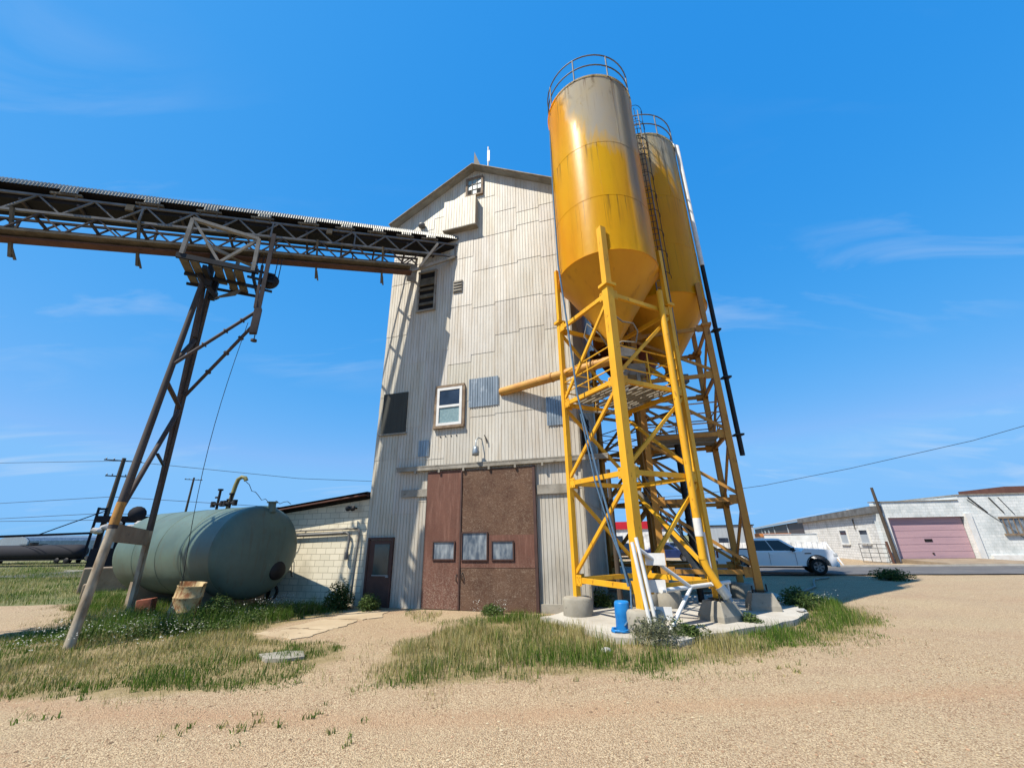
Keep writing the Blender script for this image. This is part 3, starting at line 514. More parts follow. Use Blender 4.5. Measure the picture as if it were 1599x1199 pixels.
b=MB(); p=[]
for k in range(14):
    t=k/13; p.append(Vector((-10.2+1.6*t,15.87+.5*t,4.3-.75*math.sin(min(1,t*1.6)*1.57)+.06*math.sin(t*30))))
tag(b.path(p,.012,5).build('service_cable','cable_black'),'thin black service cable looping from the bent mast to the annex roof','cable')
for k,(u,z) in enumerate(((-8.35,.42),(-8.0,.42))):
    b=MB(); b.lathe([(.2,-.04),(.26,-.03),(.26,.03),(.2,.04),(.2,-.04)],FP(u,z,.22),22,(D,UP,NF)); tag(b.build('steel_hoop','dark_metal'),['rusty steel hoop leaning on the annex wall nearer the green tank','rusty steel hoop leaning on the annex wall nearer the brown door'][k],'hoop','steel hoops against the annex wall')
# ------------------------------------------------------------------ CONVEYOR
cA=Vector((-2.34,14.95,14.39)); cD=Vector((-.895,-.409,-.176)).normalized(); cW=Vector((-.416,.909,0)).normalized()
def CP(t,w=0.,dz=0.): return cA+cD*t+cW*w-UP*dz
LT=19.0; CWd=1.0
cv=thing('covered_conveyor','long inclined conveyor gallery with corrugated roof running into the tower','conveyor',tuple(CP(8,.7,1)))
b=MB()
ns=7; step=.082; nt_=int(LT/step); T0=-.05
RPF=[(-.09,-.27,-.95,.3),(-.05,-.42,-.9,.45),(.05,-.55,-.6,.8),(.27,-.63,-.2,.97),(.5,-.66,0,1),(.75,-.63,.2,.97),(.95,-.55,.6,.8),(1.06,-.27,.95,.3)]
vs=[]
for i in range(nt_*2+1):
    t=T0+i*step/2; rr=.017*(1 if i%2 else -1)
    for k in range(ns+1):
        w_,dz,nw,nz=RPF[k]; vs.append(CP(t,w_+nw*rr,dz-nz*rr))
m=ns+1; fs=[(i*m+k,i*m+k+1,(i+1)*m+k+1,(i+1)*m+k) for i in range(nt_*2) for k in range(ns)]
b.add(vs,fs,False); b.build('roof','roof_sheet',cv)
for t in (1.2,2.25,3.4,4.6,5.9,7.4,9.0,10.6,12.6,14.6):
    b=MB(); vs=[]
    for k in range(11):
        tt=t-.2+k*.041; r_=.018*(1 if k%2 else -1); vs+=[CP(tt,-.1-r_,-.3),CP(tt,-.115-r_,-.14)]
    b.add(vs,[(2*k,2*k+2,2*k+3,2*k+1) for k in range(10)]); b.build('sheet_edge','roof_sheet',cv)
b=MB(); b.add([CP(T0,-.02,-.3),CP(T0,CWd+.02,-.3),CP(LT,CWd+.02,-.3),CP(LT,-.02,-.3),CP(T0,.3,-.5),CP(T0,CWd-.3,-.5),CP(LT,CWd-.3,-.5),CP(LT,.3,-.5)],[(0,3,2,1),(4,5,6,7),(0,1,5,4),(2,3,7,6),(0,4,7,3),(1,2,6,5)]); b.build('ceiling','near_black',cv)  # near-black lining box under the roof sheet
b=MB(); b.beam(CP(0,.5,.12),CP(LT,.5,.12),.84,.05,up=cD.cross(cW)); b.beam(CP(0,.1,.02),CP(LT,.1,.02),.05,.22,up=cD.cross(cW)); b.beam(CP(0,.93,.02),CP(LT,.93,.02),.05,.22,up=cD.cross(cW)); b.build('belt','black_belt',cv)
b=MB()
t=.9
while t<LT: b.beam(CP(t,-.0,.2),CP(t,CWd+.62,.2),.07,.07); t+=1.27
b.build('cross_beam','rust_dark_steel',cv)
b=MB(); b.beam(CP(0,CWd+.58,.14),CP(LT,CWd+.58,.14),.06,.05,cW); b.build('streak_rail','rust_dark_steel',cv)  # rail added past the far truss to cast streaks in the tower shadow
def truss(w,lower,mat):
    b=MB(); up=cW
    b.beam(CP(0,w,0),CP(LT,w,0),.07,.07,up); b.beam(CP(0,w,.62),CP(LT,w,.62),.08,.085,up)
    t=.56; k=0
    while t<LT-1.3:
        b.beam(CP(t,w,0),CP(t+.635,w,.62),.045,.05,up); b.beam(CP(t+.635,w,.62),CP(t+1.27,w,0),.045,.05,up)
        t+=1.27
    for t in (.08,4.25,7.1,10.8,14.2): b.beam(CP(t,w,0),CP(t,w,.62),.05,.06,up)
    return b.build('truss',mat,cv)
truss(0,True,'grey_steel'); truss(CWd+.3,False,'rust_dark_steel')
# eave brackets on the near chord
for t in (1.2,2.25,3.4,4.6,5.9,7.4,9.0,10.6,12.6,14.6):
    b=MB(); b.beam(CP(t-.3,-.03,-.12),CP(t+.42,-.03,-.12),.07,.1,cW)
    for s in (-.18,.3): b.beam(CP(t+s,-.03,-.08),CP(t+s,-.03,0),.05,.05,cW)
    b.build('eave_bracket','old_timber',cv)
# hanging walkway under the near truss
b=MB(); b.beam(CP(2.0,-.04,1.42),CP(LT,-.04,1.42),.07,.3,cW); b.build('walkway_beam','old_timber',cv)
b=MB(); b.beam(CP(1.9,.13,1.57),CP(LT,.13,1.57),.28,.05,cD.cross(cW)); b.beam(CP(1.9,.28,1.54),CP(LT,.28,1.54),.06,.1,cW); b.build('walkway_deck','red_timber',cv)
b=MB(); t=1.6; 
while t<LT-1:
    b.beam(CP(t,.0,.64),CP(t+.62,-.02,1.3),.04,.05,cW); b.beam(CP(t+.62,-.02,1.3),CP(t+1.27,0,.64),.04,.05,cW)
    t+=1.27
b.build('hanger','rust_dark_steel',cv)
for tt in (13.6,10.75,5.55,3.15):
    b=MB(); b.beam(CP(tt,-.1,.6),CP(tt-.12,.42,1.98),.1,.07,cD); b.beam(CP(tt-.12,.3,1.7),CP(tt-.2,.5,2.02),.06,.05,cD); b.build('walkway_bracket','old_timber',cv)
b=MB(); b.add([CP(.0,-.02,.62),CP(.0,CWd,.62),CP(2.0,.4,1.6),CP(2.0,-.02,1.6)],[(0,1,2,3)]); b.add([CP(.15,-.02,.66),CP(.6,-.02,.66),CP(1.7,-.02,1.3),CP(1.5,-.02,1.3)],[(0,1,2,3)])
b=MB(); b.beam(CP(.1,.0,.66),CP(1.95,.15,1.5),.1,.12,cW); b.beam(CP(.9,-.05,.1),CP(1.6,-.05,1.35),.09,.12,cW); b.beam(CP(1.75,.9,.6),CP(1.75,.9,1.5),.4,.06,cW); b.build('end_strut','weathered_board',cv)
for t in (4.1,10.0,): 
    b=MB(); b.box(CP(t+1.1,-.06,.12),(.2,.08,.22),(cD,cW,UP)); b.build('junction_box','old_timber',cv)
# ------------------------------------------------------------------ TRESTLE
L1=Vector((-9.81,10.36,-.1)); L2=Vector((-11.3,13.5,-.1)); T1=Vector((-10.3,11.6,10.35)); T2=Vector((-10.3,11.95,10.55))
ts=thing('conveyor_trestle','tall braced timber and pipe trestle holding up the conveyor','trestle',tuple((L1+L2)/2))
b=MB(); b.tube(L1,T1,.1,14,.075); b.build('leg','trestle_leg_paint',ts)
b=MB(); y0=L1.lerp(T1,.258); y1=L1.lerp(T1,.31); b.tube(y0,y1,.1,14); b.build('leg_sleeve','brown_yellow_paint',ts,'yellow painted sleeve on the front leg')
b=MB(); b.beam(L2,T2,.13,.12,(1,0,0)); b.build('leg','trestle_leg_paint',ts)
T3=Vector((-10.35,11.75,10.2)); b=MB(); b.beam(Vector((-11.03,13.09,2.82)),T3,.09,.09,(1,0,0)); b.build('leg','rust_dark_steel',ts)
PB=Vector((-8.27,11.69,9.25)); PC=Vector((-8.27,11.69,8.78))
for p,q in ((Vector((-10.15,11.21,7.13)),PB),(Vector((-10.68,12.54,6.54)),PC)):
    b=MB(); b.tube(p,q,.05,8)
    for k in (.35,.6,.8): b.tube(p.lerp(q,k-.008),p.lerp(q,k+.008),.085,8)
    b.build('raking_brace','rust_dark_steel',ts)
for p,q in ((Vector((-10.12,11.15,6.59)),Vector((-10.7,12.58,6.2))),(Vector((-10.7,12.58,6.25)),Vector((-9.94,10.7,2.82))),(Vector((-10.45,12.1,8.4)),Vector((-10.15,11.21,7.13))),(T3,Vector((-10.42,12.05,8.5)))):
    MB().tube(p,q,.065,8).build('brace','rust_dark_steel',ts)
b=MB(); b.beam(Vector((-9.92,10.65,2.43)),Vector((-11.08,13.16,2.31)),.06,.42,UP); b.build('tie_plank','tan_concrete',ts)
b=MB(); b.beam(Vector((-10.42,11.9,4.6)),Vector((-10.75,12.6,4.4)),.06,.06); b.build('step_iron','dark_metal',ts)
# platform
FZ=10.58
def TP(t,w,z): p=CP(t,w); return Vector((p.x,p.y,z))
b=MB()
for k,(t,ln) in enumerate(((9.18,1.45),(8.9,1.3),(8.28,1.1),(7.98,1.5),(7.68,1.42),)):
    b.beam(TP(t,-.5,FZ),TP(t-.12*0,-.5+ln,FZ),.24,.05)
b.build('platform_plank','old_timber',ts)
b=MB(); b.beam(TP(9.4,-.5,FZ+.1),TP(7.1,-.5,FZ+.1),.1,.17); b.beam(TP(9.4,.9,FZ-.08),TP(7.1,.9,FZ-.08),.07,.08); b.beam(TP(9.3,.2,FZ-.1),TP(7.0,.2,FZ-.1),.07,.1); b.beam(TP(7.25,-.5,FZ-.05),TP(7.25,1.2,FZ-.05),.08,.1); b.beam(TP(8.6,-.5,FZ-.12),TP(8.6,1.3,FZ-.12),.12,.14); b.build('platform_joist','dark_metal',ts)
b=MB(); a_=TP(9.26,-.5,12.15);c_=TP(7.31,-.5,11.95);d_=TP(9.28,-.5,10.75);e_=TP(7.27,-.5,10.65);m_=TP(8.25,-.5,10.72)
for p,q in ((a_,c_),(a_,d_),(c_,e_)): b.beam(p,q,.11,.13,cW)
b.beam(a_,m_,.08,.09,cW); b.beam(c_,m_,.08,.09,cW); b.beam(TP(8.1,.9,12.0),TP(8.1,.9,10.6),.1,.12,cW); b.beam(TP(8.75,-.45,11.3),TP(7.4,.6,11.5),.09,.11); b.build('platform_frame','weathered_board',ts)
b=MB(); b.beam(TP(8.6,.0,11.4),TP(8.6,.25,10.2),.16,.16,cW); b.beam(TP(8.5,.6,11.4),TP(8.5,.6,9.9),.16,.16,cW); b.beam(TP(8.9,.1,10.5),TP(8.3,.5,9.9),.12,.14,cW); b.build('head_post','dark_metal',ts)
b=MB(); b.prism([(0,0),(.55,.15),(.75,.45),(.1,.1)],TP(8.3,.2,9.75),-cD,UP,.04); b.build('gusset','old_timber',ts)
# hanging takeup post with box and weight
b=MB(); b.beam(TP(6.9,-.5,12.3),Vector((-8.27,11.69,9.0)),.12,.1,cW); b.beam(TP(7.05,-.42,11.0),Vector((-8.35,11.62,9.3)),.08,.08,cW); b.build('hanging_post','rust_dark_steel',ts)
b=MB(); b.box(Vector((-8.28,11.69,8.85)),(.2,.18,.9),(-cD,cW,UP)); b.tube(Vector((-8.2,11.69,8.4)),Vector((-8.2,11.69,8.15)),.015); b.tube(Vector((-8.2,11.69,8.18)),Vector((-8.2,11.69,8.12)),.09); b.build('counterweight','rust_dark_steel',ts)
b=MB(); b.lathe([(0,-.06),(.26,-.06),(.28,0),(.26,.06),(0,.06)],TP(6.75,-.3,10.5),22,(-cD,UP,cW)); b.build('pulley_wheel','dark_metal',ts)
b=MB()
for dz in (10.75,10.45,10.1): b.beam(TP(7.4,-.45,dz),TP(6.6,-.45,dz-.05),.06,.07,cW)
for t in (7.2,7.05,6.62,6.5): b.tube(TP(t,-.46,11.4),TP(t,-.46,10.3),.014,6)
b.build('guide_rail','dark_metal',ts)
b=MB(); pts=[]
q0=Vector((-8.45,11.6,8.75)); q1=Vector((-9.05,12.3,.85))
for k in range(13): t=k/12; pts.append(q0.lerp(q1,t)+Vector((-.25*math.sin(math.pi*t),0,0)))
tag(b.path(pts,.009,5).build('hanging_wire','cable_black'),'thin wire hanging from the conveyor trestle down to the rusty drum','wire')
# ------------------------------------------------------------------ SILOS
SR=1.70; RIMZ=10.61; TOPZ=18.68; APZ=8.0
FOOT=.56
def ringpt(c,ang,r,z): return Vector((c[0]+r*math.cos(ang),c[1]+r*math.sin(ang),z))
def silo(label,c,a0,levels,shell,hop,legm,legtop,collar,platform,diag,foot_round,front=False):
    g='yellow silos on steel leg frames'
    t=thing('silo',label,'silo',(c[0],c[1],0),g)
    b=MB(); n=64
    prof=[(SR,RIMZ-.02),(SR,12.78),(SR,15.2),(SR,TOPZ-.05)]
    b.lathe(prof,(c[0],c[1],0),n)
    b.lathe([(SR+.03,RIMZ-.06),(SR+.03,RIMZ),(SR,RIMZ+.004)],(c[0],c[1],0),n,smooth=False); b.lathe([(SR+.035,TOPZ-.05),(SR+.035,TOPZ),(SR-.1,TOPZ+.05)],(c[0],c[1],0),n,smooth=False); b.lathe([(SR-.1,TOPZ+.05),(.2,TOPZ+.45),(0,TOPZ+.45)],(c[0],c[1],0),n)
    for zs_ in (12.78,15.2): b.lathe([(SR,zs_-.012),(SR+.007,zs_-.008),(SR+.007,zs_+.008),(SR,zs_+.012)],(c[0],c[1],0),n,smooth=False)
    # vertical plate seams
    for kk,(za,zb_) in enumerate(((RIMZ,12.78),(12.78,15.2),(15.2,TOPZ-.05))):
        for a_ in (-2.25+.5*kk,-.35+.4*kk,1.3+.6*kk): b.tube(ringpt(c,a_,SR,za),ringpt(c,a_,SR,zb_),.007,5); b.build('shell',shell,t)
    b=MB(); b.lathe([(SR+.02,RIMZ-.05),(SR-.02,RIMZ-.07),(.2,APZ+.2),(.2,APZ)],(c[0],c[1],0),n); b.build('hopper',hop,t)
    b=MB(); b.lathe([(.24,APZ),(.24,APZ-.08),(.16,APZ-.1),(.16,APZ-.5),(0,APZ-.5)],(c[0],c[1],0),20); b.box((c[0]+.3,c[1]-.1,APZ-.3),(.5,.3,.32)); b.build('outlet_valve','grey_steel',t)
    A=[a0+k*math.pi/2 for k in range(4)]; RL=SR+.1
    side=[]
    for k,a in enumerate(A):
        p=ringpt(c,a,RL,0); rx=Vector((math.cos(a+math.pi/4),math.sin(a+math.pi/4),0)); ry=Vector((-rx.y,rx.x,0)); side.append((rx,ry))
        b=MB(); ax=(rx,ry,UP)
        zt=legtop
        lw=.24 if (front and k==0) else (.155 if front else .19); b.box((p.x,p.y,(zt+collar)/2),(lw*.85,lw*.85,zt-collar),ax); b.box((p.x,p.y,(collar+FOOT)/2),(lw,lw,collar-FOOT),ax); lg=b.build('leg',legm,t)
        MB().box((p.x,p.y,collar),(lw+.14,lw+.14,.09),ax).build('collar',legm,lg)
        b=MB()
        if foot_round[k]: b.lathe([(0,.0),(.41,0),(.41,.4),(.37,.46),(0,.48)],(p.x,p.y,.11),28)
        else:
            hv=[]
            for z,s in ((.1,.39),(.25,.38),(.57,.265)):
                hv+=[p+rx*(i*s)+ry*(j*s)+UP*z for i,j in ((-1,-1),(1,-1),(1,1),(-1,1))]
            b.add(hv,[(0,1,5,4),(1,2,6,5),(2,3,7,6),(3,0,4,7),(4,5,9,8),(5,6,10,9),(6,7,11,10),(7,4,8,11),(8,9,10,11)])
        b.build('footing','concrete',t,None,bevel=.02)
        if not foot_round[k]:
            b=MB(); b.box(p+UP*.61,(.34,.34,.02),ax)
            for i,j in ((-1,-1),(1,1)): b.tube(p+rx*(i*.24)+ry*(j*.24)+UP*.5,p+rx*(i*.24)+ry*(j*.24)+UP*.75,.02,6)
            b.build('base_plate','dark_metal',lg)
    for z in levels:
        for k in range(4):
            p=ringpt(c,A[k],RL,z);q=ringpt(c,A[(k+1)%4],RL,z); d=(q-p).normalized(); bm_=MB().beam(p+d*.08,q-d*.08,.09,.13); nb_=Vector((-d.y,d.x,0))
            for e_,g_ in ((p,d),(q,-d)):
                bm_.box(e_+g_*.2-nb_*.052,(.24,.014,.28),(d,nb_,UP))
                for bx in (-.09,.09):
                    for bz in (-.1,.1): bm_.tube(e_+g_*(.2+bx*.7)-nb_*.055+UP*bz*.9,e_+g_*(.2+bx*.7)-nb_*.078+UP*bz*.9,.016,6)
            bm_.build('beam',legm,t)
    zl=[*levels]
    for k in range(4):
        for i in range(len(zl)-1):
            hi=diag[k]; z0,z1=zl[i]+.14,zl[i+1]-.14
            p=ringpt(c,A[k],RL,z1 if hi==0 else z0); q=ringpt(c,A[(k+1)%4],RL,z0 if hi==0 else z1); d=(q-p).normalized()
            MB().beam(p+d*.08,q-d*.08,.07,.095).build('brace',legm,t)
    # platform
    if platform:
        zp=platform; P=[ringpt(c,a,RL-.1,zp) for a in A]; ux=(P[1]-P[0]).normalized(); vy=(P[3]-P[0]).normalized(); Ls=(P[1]-P[0]).length
        b=MB(); k=0; w=.17; x=.05
        while x<Ls-.1:
            if random.random()>.06: b.beam(P[0]+vy*.02+ux*(x+w/2)+UP*(.12+random.uniform(-.006,.006)),P[3]-vy*.02+ux*(x+w/2)+UP*.12,w-.045-.03*random.random(),.045)
            x+=w
        b.build('platform_deck','weathered_board',t)
        b=MB(); 
        for k in range(4):
            p=ringpt(c,A[k],RL-.02,0);q=ringpt(c,A[(k+1)%4],RL-.02,0)
            for z in (zp+.4,zp+.75,zp+1.1): b.tube(p+UP*z,q+UP*z,.022,7)
            m=(p+q)/2; b.tube(m+UP*zp,m+UP*(zp+1.05),.022,7)
        b.build('guard_rail',legm,t)
    # top rail
    b=MB(); rr=SR-.02
    for z in (TOPZ+.62,TOPZ+1.2): b.path([ringpt(c,2*math.pi*k/48,rr,z) for k in range(49)],.026,7)
    for k in range(8): a=2*math.pi*(k+.35)/8; b.tube(ringpt(c,a,rr,TOPZ-.05),ringpt(c,a,rr,TOPZ+1.2),.03,7)
    b.build('top_rail','grey_steel',t)
    return t,A
cF=(3.442,12.285); cR=(6.162,14.762); cT=(5.82,18.53)
random.seed(11)
aF=math.atan2(-1.74,-.53)
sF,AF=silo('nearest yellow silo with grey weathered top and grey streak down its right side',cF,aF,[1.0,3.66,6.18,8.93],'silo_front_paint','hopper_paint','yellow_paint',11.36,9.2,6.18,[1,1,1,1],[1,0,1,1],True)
aR=R_(-61)
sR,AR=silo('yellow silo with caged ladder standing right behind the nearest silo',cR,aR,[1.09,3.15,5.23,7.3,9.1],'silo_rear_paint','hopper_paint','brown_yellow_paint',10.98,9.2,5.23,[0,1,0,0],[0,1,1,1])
sT,AT=silo('rearmost silo almost hidden behind the others with dark red hopper',cT,R_(-107),[1.03,3.37,5.5,7.46],'silo_rear_paint','shaded_red','brown_yellow_paint',10.98,9.2,5.5,[0,1,0,1],[1,1,1,1])
# ladder with cage on the rear silo
la=R_(-107); b=MB(); lr=SR+.2
tx=Vector((-math.sin(la),math.cos(la),0)); 
for s in (-.2,.2): b.tube(ringpt(cR,la,lr,8.3)+tx*s,ringpt(cR,la,lr,TOPZ+1.2)+tx*s,.025,6)
z=8.6
while z<TOPZ+1: b.tube(ringpt(cR,la,lr,z)-tx*.2,ringpt(cR,la,lr,z)+tx*.2,.014,5); z+=.3
ld=b.build('ladder','grey_steel',sR)
b=MB(); rad=Vector((math.cos(la),math.sin(la),0)); z=11.
while z<TOPZ+.9:
    b.path([ringpt(cR,la,lr,z)+rad*(.42*math.sin(k/10*math.pi)*1.3)+tx*(.36*math.cos(k/10*math.pi)) for k in range(11)],.011,5); z+=.95
for k in (2,5,8): b.tube(ringpt(cR,la,lr,11)+rad*(.546*math.sin(k/10*math.pi))+tx*(.36*math.cos(k/10*math.pi)),ringpt(cR,la,lr,TOPZ+.7)+rad*(.546*math.sin(k/10*math.pi))+tx*(.36*math.cos(k/10*math.pi)),.014,5)
b.build('cage','dark_metal',ld)
# fill pipes
fa=R_(-33); q=lambda z: ringpt(cR,fa,SR+.13,z)
b=MB(); b.path([ringpt(cR,fa,SR-.3,TOPZ+.25),ringpt(cR,fa,SR-.05,TOPZ+.22),q(TOPZ),q(12.2)],.09,10); fp=b.build('fill_pipe','white_paint',sR,'white upper length of the fill pipe')
b=MB(); b.tube(q(12.25),q(4.6),.08,10); 
for z in (9.3,7.4,5.3): b.box(q(z),(.28,.28,.06))
b.build('fill_pipe','dark_metal',sR,'dark lower length of the fill pipe')
b=MB(); fx=Vector((4.807,11.408,0)); b.tube(fx+UP*9.53,fx+UP*1.55,.095,14); b.path([fx+UP*1.6,fx+Vector((.04,0,1.4)),fx+Vector((.2,-.03,1.05)),fx+Vector((.32,-.05,.82))],.09,12); fpp=b.build('fill_pipe','yellow_paint',sF)
b=MB(); b.tube(fx+Vector((.28,-.045,.92)),fx+Vector((.42,-.07,.68)),.12,14); b.tube(fx+Vector((.42,-.07,.68)),fx+Vector((.47,-.08,.58)),.07,12); b.build('coupling','galvanised',fpp)
b=MB(); b.tube(fx+UP*2.1,fx+UP*2.55,.102,14); b.tube(fx+Vector((.13,.02,2.2)),fx+Vector((.17,.02,.95)),.04,8); b.build('white_band','white_paint',fpp)
# hanging hose & cable bits near the outlets
b=MB(); b.path([Vector((3.12,11.115,8.585)),Vector((3.51,11.407,8.439)),Vector((3.9,11.603,8.487)),Vector((4.046,11.7,8.244)),Vector((3.949,11.7,7.854)),Vector((3.51,11.7,7.902)),Vector((3.12,11.895,7.756)),Vector((2.827,11.7,8.146)),Vector((2.438,11.7,8.536)),Vector((2.34,11.797,8.146)),Vector((2.827,11.992,7.561))],.025,7); b.build('air_hose','weathered_board',sF)
b=MB(); b.box((4.095,12.578,7.22),(.55,.4,.4)); b.tube((3.9,12.578,7.22),(3.51,12.382,7.074),.16,14); b.tube((4.29,12.578,6.879),(4.29,12.578,6.391),.1,10); b.build('rotary_valve','weathered_board',sF)
b=MB(); b.beam((4.095,12.382,6.391),(4.095,12.382,7.074),.1,.1); b.beam((3.607,12.188,6.294),(3.607,12.188,6.976),.1,.1); b.path([(2.145,12.382,5.806),(2.827,11.992,5.66),(3.51,12.09,5.757),(4.095,12.285,6.001)],.03,7); b.build('valve_bracket','weathered_board',sF)
# long screw conveyor pipe tower -> silo
b=MB(); b.tube(FP(.86,7.2,.0),FP(5.0,7.36,1.28),.155,20); 
tp=tag(b.build('transfer_pipe','orange_pipe'),'fat rusty yellow pipe running from the tower wall into the silo frame','pipe')
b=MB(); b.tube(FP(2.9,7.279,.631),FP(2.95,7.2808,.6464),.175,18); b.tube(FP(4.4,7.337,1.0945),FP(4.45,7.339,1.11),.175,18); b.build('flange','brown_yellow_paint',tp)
# stair, riser and post among the legs
sta=thing('access_stair','pale steel stair with handrails slanting down between the silo frames','stair',(5.2,14.6,0))
s0=Vector((4.35,14.85,3.6)); s1=Vector((6.0,14.05,.65)); sd=Vector((.436,.9,0)).normalized()
for o in (0,.62): 
    MB().beam(s0+sd*o,s1+sd*o,.05,.16).build('stringer','weathered_board',sta)
    b=MB(); b.tube(s0+sd*o+UP*.95,s1+sd*o+UP*.95,.028,7); b.tube(s0+sd*o+UP*.5,s1+sd*o+UP*.5,.02,6)
    for k in (0,.33,.66,1): p=s0.lerp(s1,k)+sd*o; b.tube(p,p+UP*.95,.025,6)
    b.build('handrail','dark_metal' if o else 'weathered_board',sta)
b=MB()
for k in range(11): p=s0.lerp(s1,(k+.5)/11)+sd*.31; b.box(p,(.24,.58,.03),((s1-s0-UP*(s1-s0).z).normalized(),sd,UP))
b.build('tread','dark_metal',sta)
b=MB(); b.tube((5.95,14.75,.1),(5.95,14.75,5.2),.1,12)
for k in range(9): b.tube((5.95,14.75,.6+k*.5),(5.95,14.75,.66+k*.5),.13,12)
tag(b.build('riser_pipe','dark_metal'),'black flanged riser pipe standing among the brown silo legs','pipe')
tag(MB().tube((3.2,14.05,0),(3.2,14.05,4.25),.085,10,.07).build('timber_post','pole_wood'),'thin grey timber post beside the right corner of the tower','post')
b=MB()
for k in range(7): b.box(FP(UR+.12,5.0+k*.2,-1.3),(.06,1.5,.09),(D,NF,UP))
b.box(FP(UR+.1,5.6,-.5),(.1,.1,1.6),(D,NF,UP)); b.box(FP(UR+.1,5.6,-2.1),(.1,.1,1.6),(D,NF,UP)); b.build('side_louvre','dark_metal',tw)
# blue rope
qa=Vector((1.736,12.188,17.799)); qb=Vector((1.677,11.895,10.974)); qc=Vector((1.95,11.603,6.099)); qd=Vector((2.652,10.676,1.029))
tag(MB().path([qa,qa.lerp(qb,.5)+Vector((-.03,-.03,0)),qb,qb.lerp(qc,.5)+Vector((0,-.05,0)),qc,qc.lerp(qd,.5)+Vector((-.03,-.03,0)),qd],.03,7).build('hoist_rope','blue_rope'),'long blue rope hanging down the front silo, thicker strand tied at the front leg','rope','blue ropes on the front silo')
tag(MB().path([Vector((1.999,11.603,5.514)),Vector((2.194,11.31,3.564)),Vector((2.438,11.018,2.199)),Vector((2.71,10.725,1.078)),Vector((2.671,10.627,0.834)),Vector((2.633,10.579,0.444)),Vector((2.438,10.53,0.249))],.022,7).build('hoist_rope','blue_rope'),'thinner lower blue rope strand ending at the blue drum','rope','blue ropes on the front silo')
pb=Vector((2.457,10.725,.125)); tag(MB().lathe([(0,0),(.17,0),(.175,.05),(.165,.25),(.175,.3),(.17,.56),(.15,.6),(.13,.55),(0,.55)],pb,24).build('plastic_drum','blue_plastic'),'small bright blue plastic drum on the concrete pad at the front silo leg','drum')
b=MB(); random.seed(5)
for k in range(7):
    a=random.uniform(0,6.28); b.path([pb+Vector((.2*math.cos(a+i*.6)*(.8+.4*random.random())-.1,.2*math.sin(a+i*.6)-.12,.02+.03*random.random())) for i in range(7)],.022,6)
tag(b.build('rope_coil','blue_plastic'),'tangle of blue rope lying in front of the blue drum','rope')
# white frame and brackets at the F leg
FL=ringpt(cF,aF,SR+.1,0)
wf=thing('white_gate_frame','white painted tube frame leaning at the front silo leg','frame',(3.2,10.2,0))
r_=Vector((.86,.5,0)).normalized(); base=Vector((3.042,10.07,0.1))
b=MB(); b.tube(base,base+UP*2.0+Vector((-.18,.28,0)),.045,10); b.tube(base-r_*.16+Vector((0,.05,0)),base-r_*.16+UP*1.9+Vector((-.16,.3,0)),.045,10); b.build('post','white_paint',wf)
top=base+UP*1.75+Vector((-.15,.25,0)); k1=base+r_*1.35+UP*.86+Vector((0,.2,0)); 
b=MB(); b.tube(base+r_*.3+UP*.86+Vector((0,.15,0)),base+r_*3.0+UP*.86+Vector((0,.4,0)),.05,10); b.build('rail','white_paint',wf)
b=MB(); b.tube(top,k1,.045,10); b.tube(k1,base+r_*.3+UP*.05,.045,10); b.build('brace','white_paint',wf)
b=MB(); kk=base+r_*2.9+UP*.86+Vector((0,.4,0)); b.tube(kk,kk-UP*.8,.04,10); b.build('post','white_paint',wf)
b=MB(); ax=(Vector((.85,.5,0)).normalized(),Vector((-.5,.85,0)).normalized(),UP)
pl=FL+Vector((.26,-.08,0)); ax=(Vector((.95,-.3,0)).normalized(),Vector((.3,.95,0)).normalized(),UP)
for z,w_ in ((1.62,.62),(1.05,.5),(.5,.62)): MB().box(pl+UP*z+ax[0]*(.02),(w_,.03,.26),ax).build('side_plate','white_paint',sF)
# ------------------------------------------------------------------ GREEN TANK
tk=thing('storage_tank','large green horizontal storage tank with domed ends lying in weeds','tank',(-11,15.8,0))
ta=R_(152.5); tu=Vector((math.cos(ta),math.sin(ta),0)); tv=Vector((-tu.y,tu.x,0)); tE=Vector((-8.5,14.5,1.87)); tr_=1.42; TL=6.2
prof=[]
for k in range(13): a=math.pi/2*k/12; prof.append((tr_*math.sin(a),-.46*math.cos(a)))
prof+=[(tr_+.008,0.02),(tr_+.008,.06),(tr_,.07),(tr_,TL)]
for k in range(1,13): a=math.pi/2*(1-k/12); prof.append((tr_*math.sin(a),TL+.46*math.cos(a)))
b=MB(); b.lathe(prof,tE,64,(tv,UP,tu))
for s_ in (1.6,3.2,4.8): b.lathe([(tr_,s_-.02),(tr_+.009,s_-.012),(tr_+.009,s_+.012),(tr_,s_+.02)],tE,64,(tv,UP,tu),False)
b.tube(tE+tu*.1-tv*(tr_*.985)+UP*.26,tE+tu*TL-tv*(tr_*.985)+UP*.26,.012,6)
b.build('shell','green_tank',tk)
for s in (1.0,5.0):
    p=tE+tu*s; MB().box(Vector((p.x,p.y,.45)),(.3,2.2,.9),(tu,tv,UP)).build('saddle','tan_concrete',tk)
hd=tE-tu*.40; b=MB(); b.lathe([(0,-.12),(.26,-.12),(.29,-.08),(.29,.12),(.0,.14)],hd-tv*.05-UP*.62+tu*.1+tv*(-.55),24,(tv,UP,tu)); b.build('manhole','dark_metal',tk)
b=MB(); b.tube(hd+UP*1.2-tv*.15+tu*.2,hd+UP*1.52-tv*.15+tu*.25,.12,14); b.tube(hd+UP*1.52-tv*.15+tu*.25,hd+UP*1.56-tv*.15+tu*.25,.17,14); b.build('filler_neck','green_tank',tk)
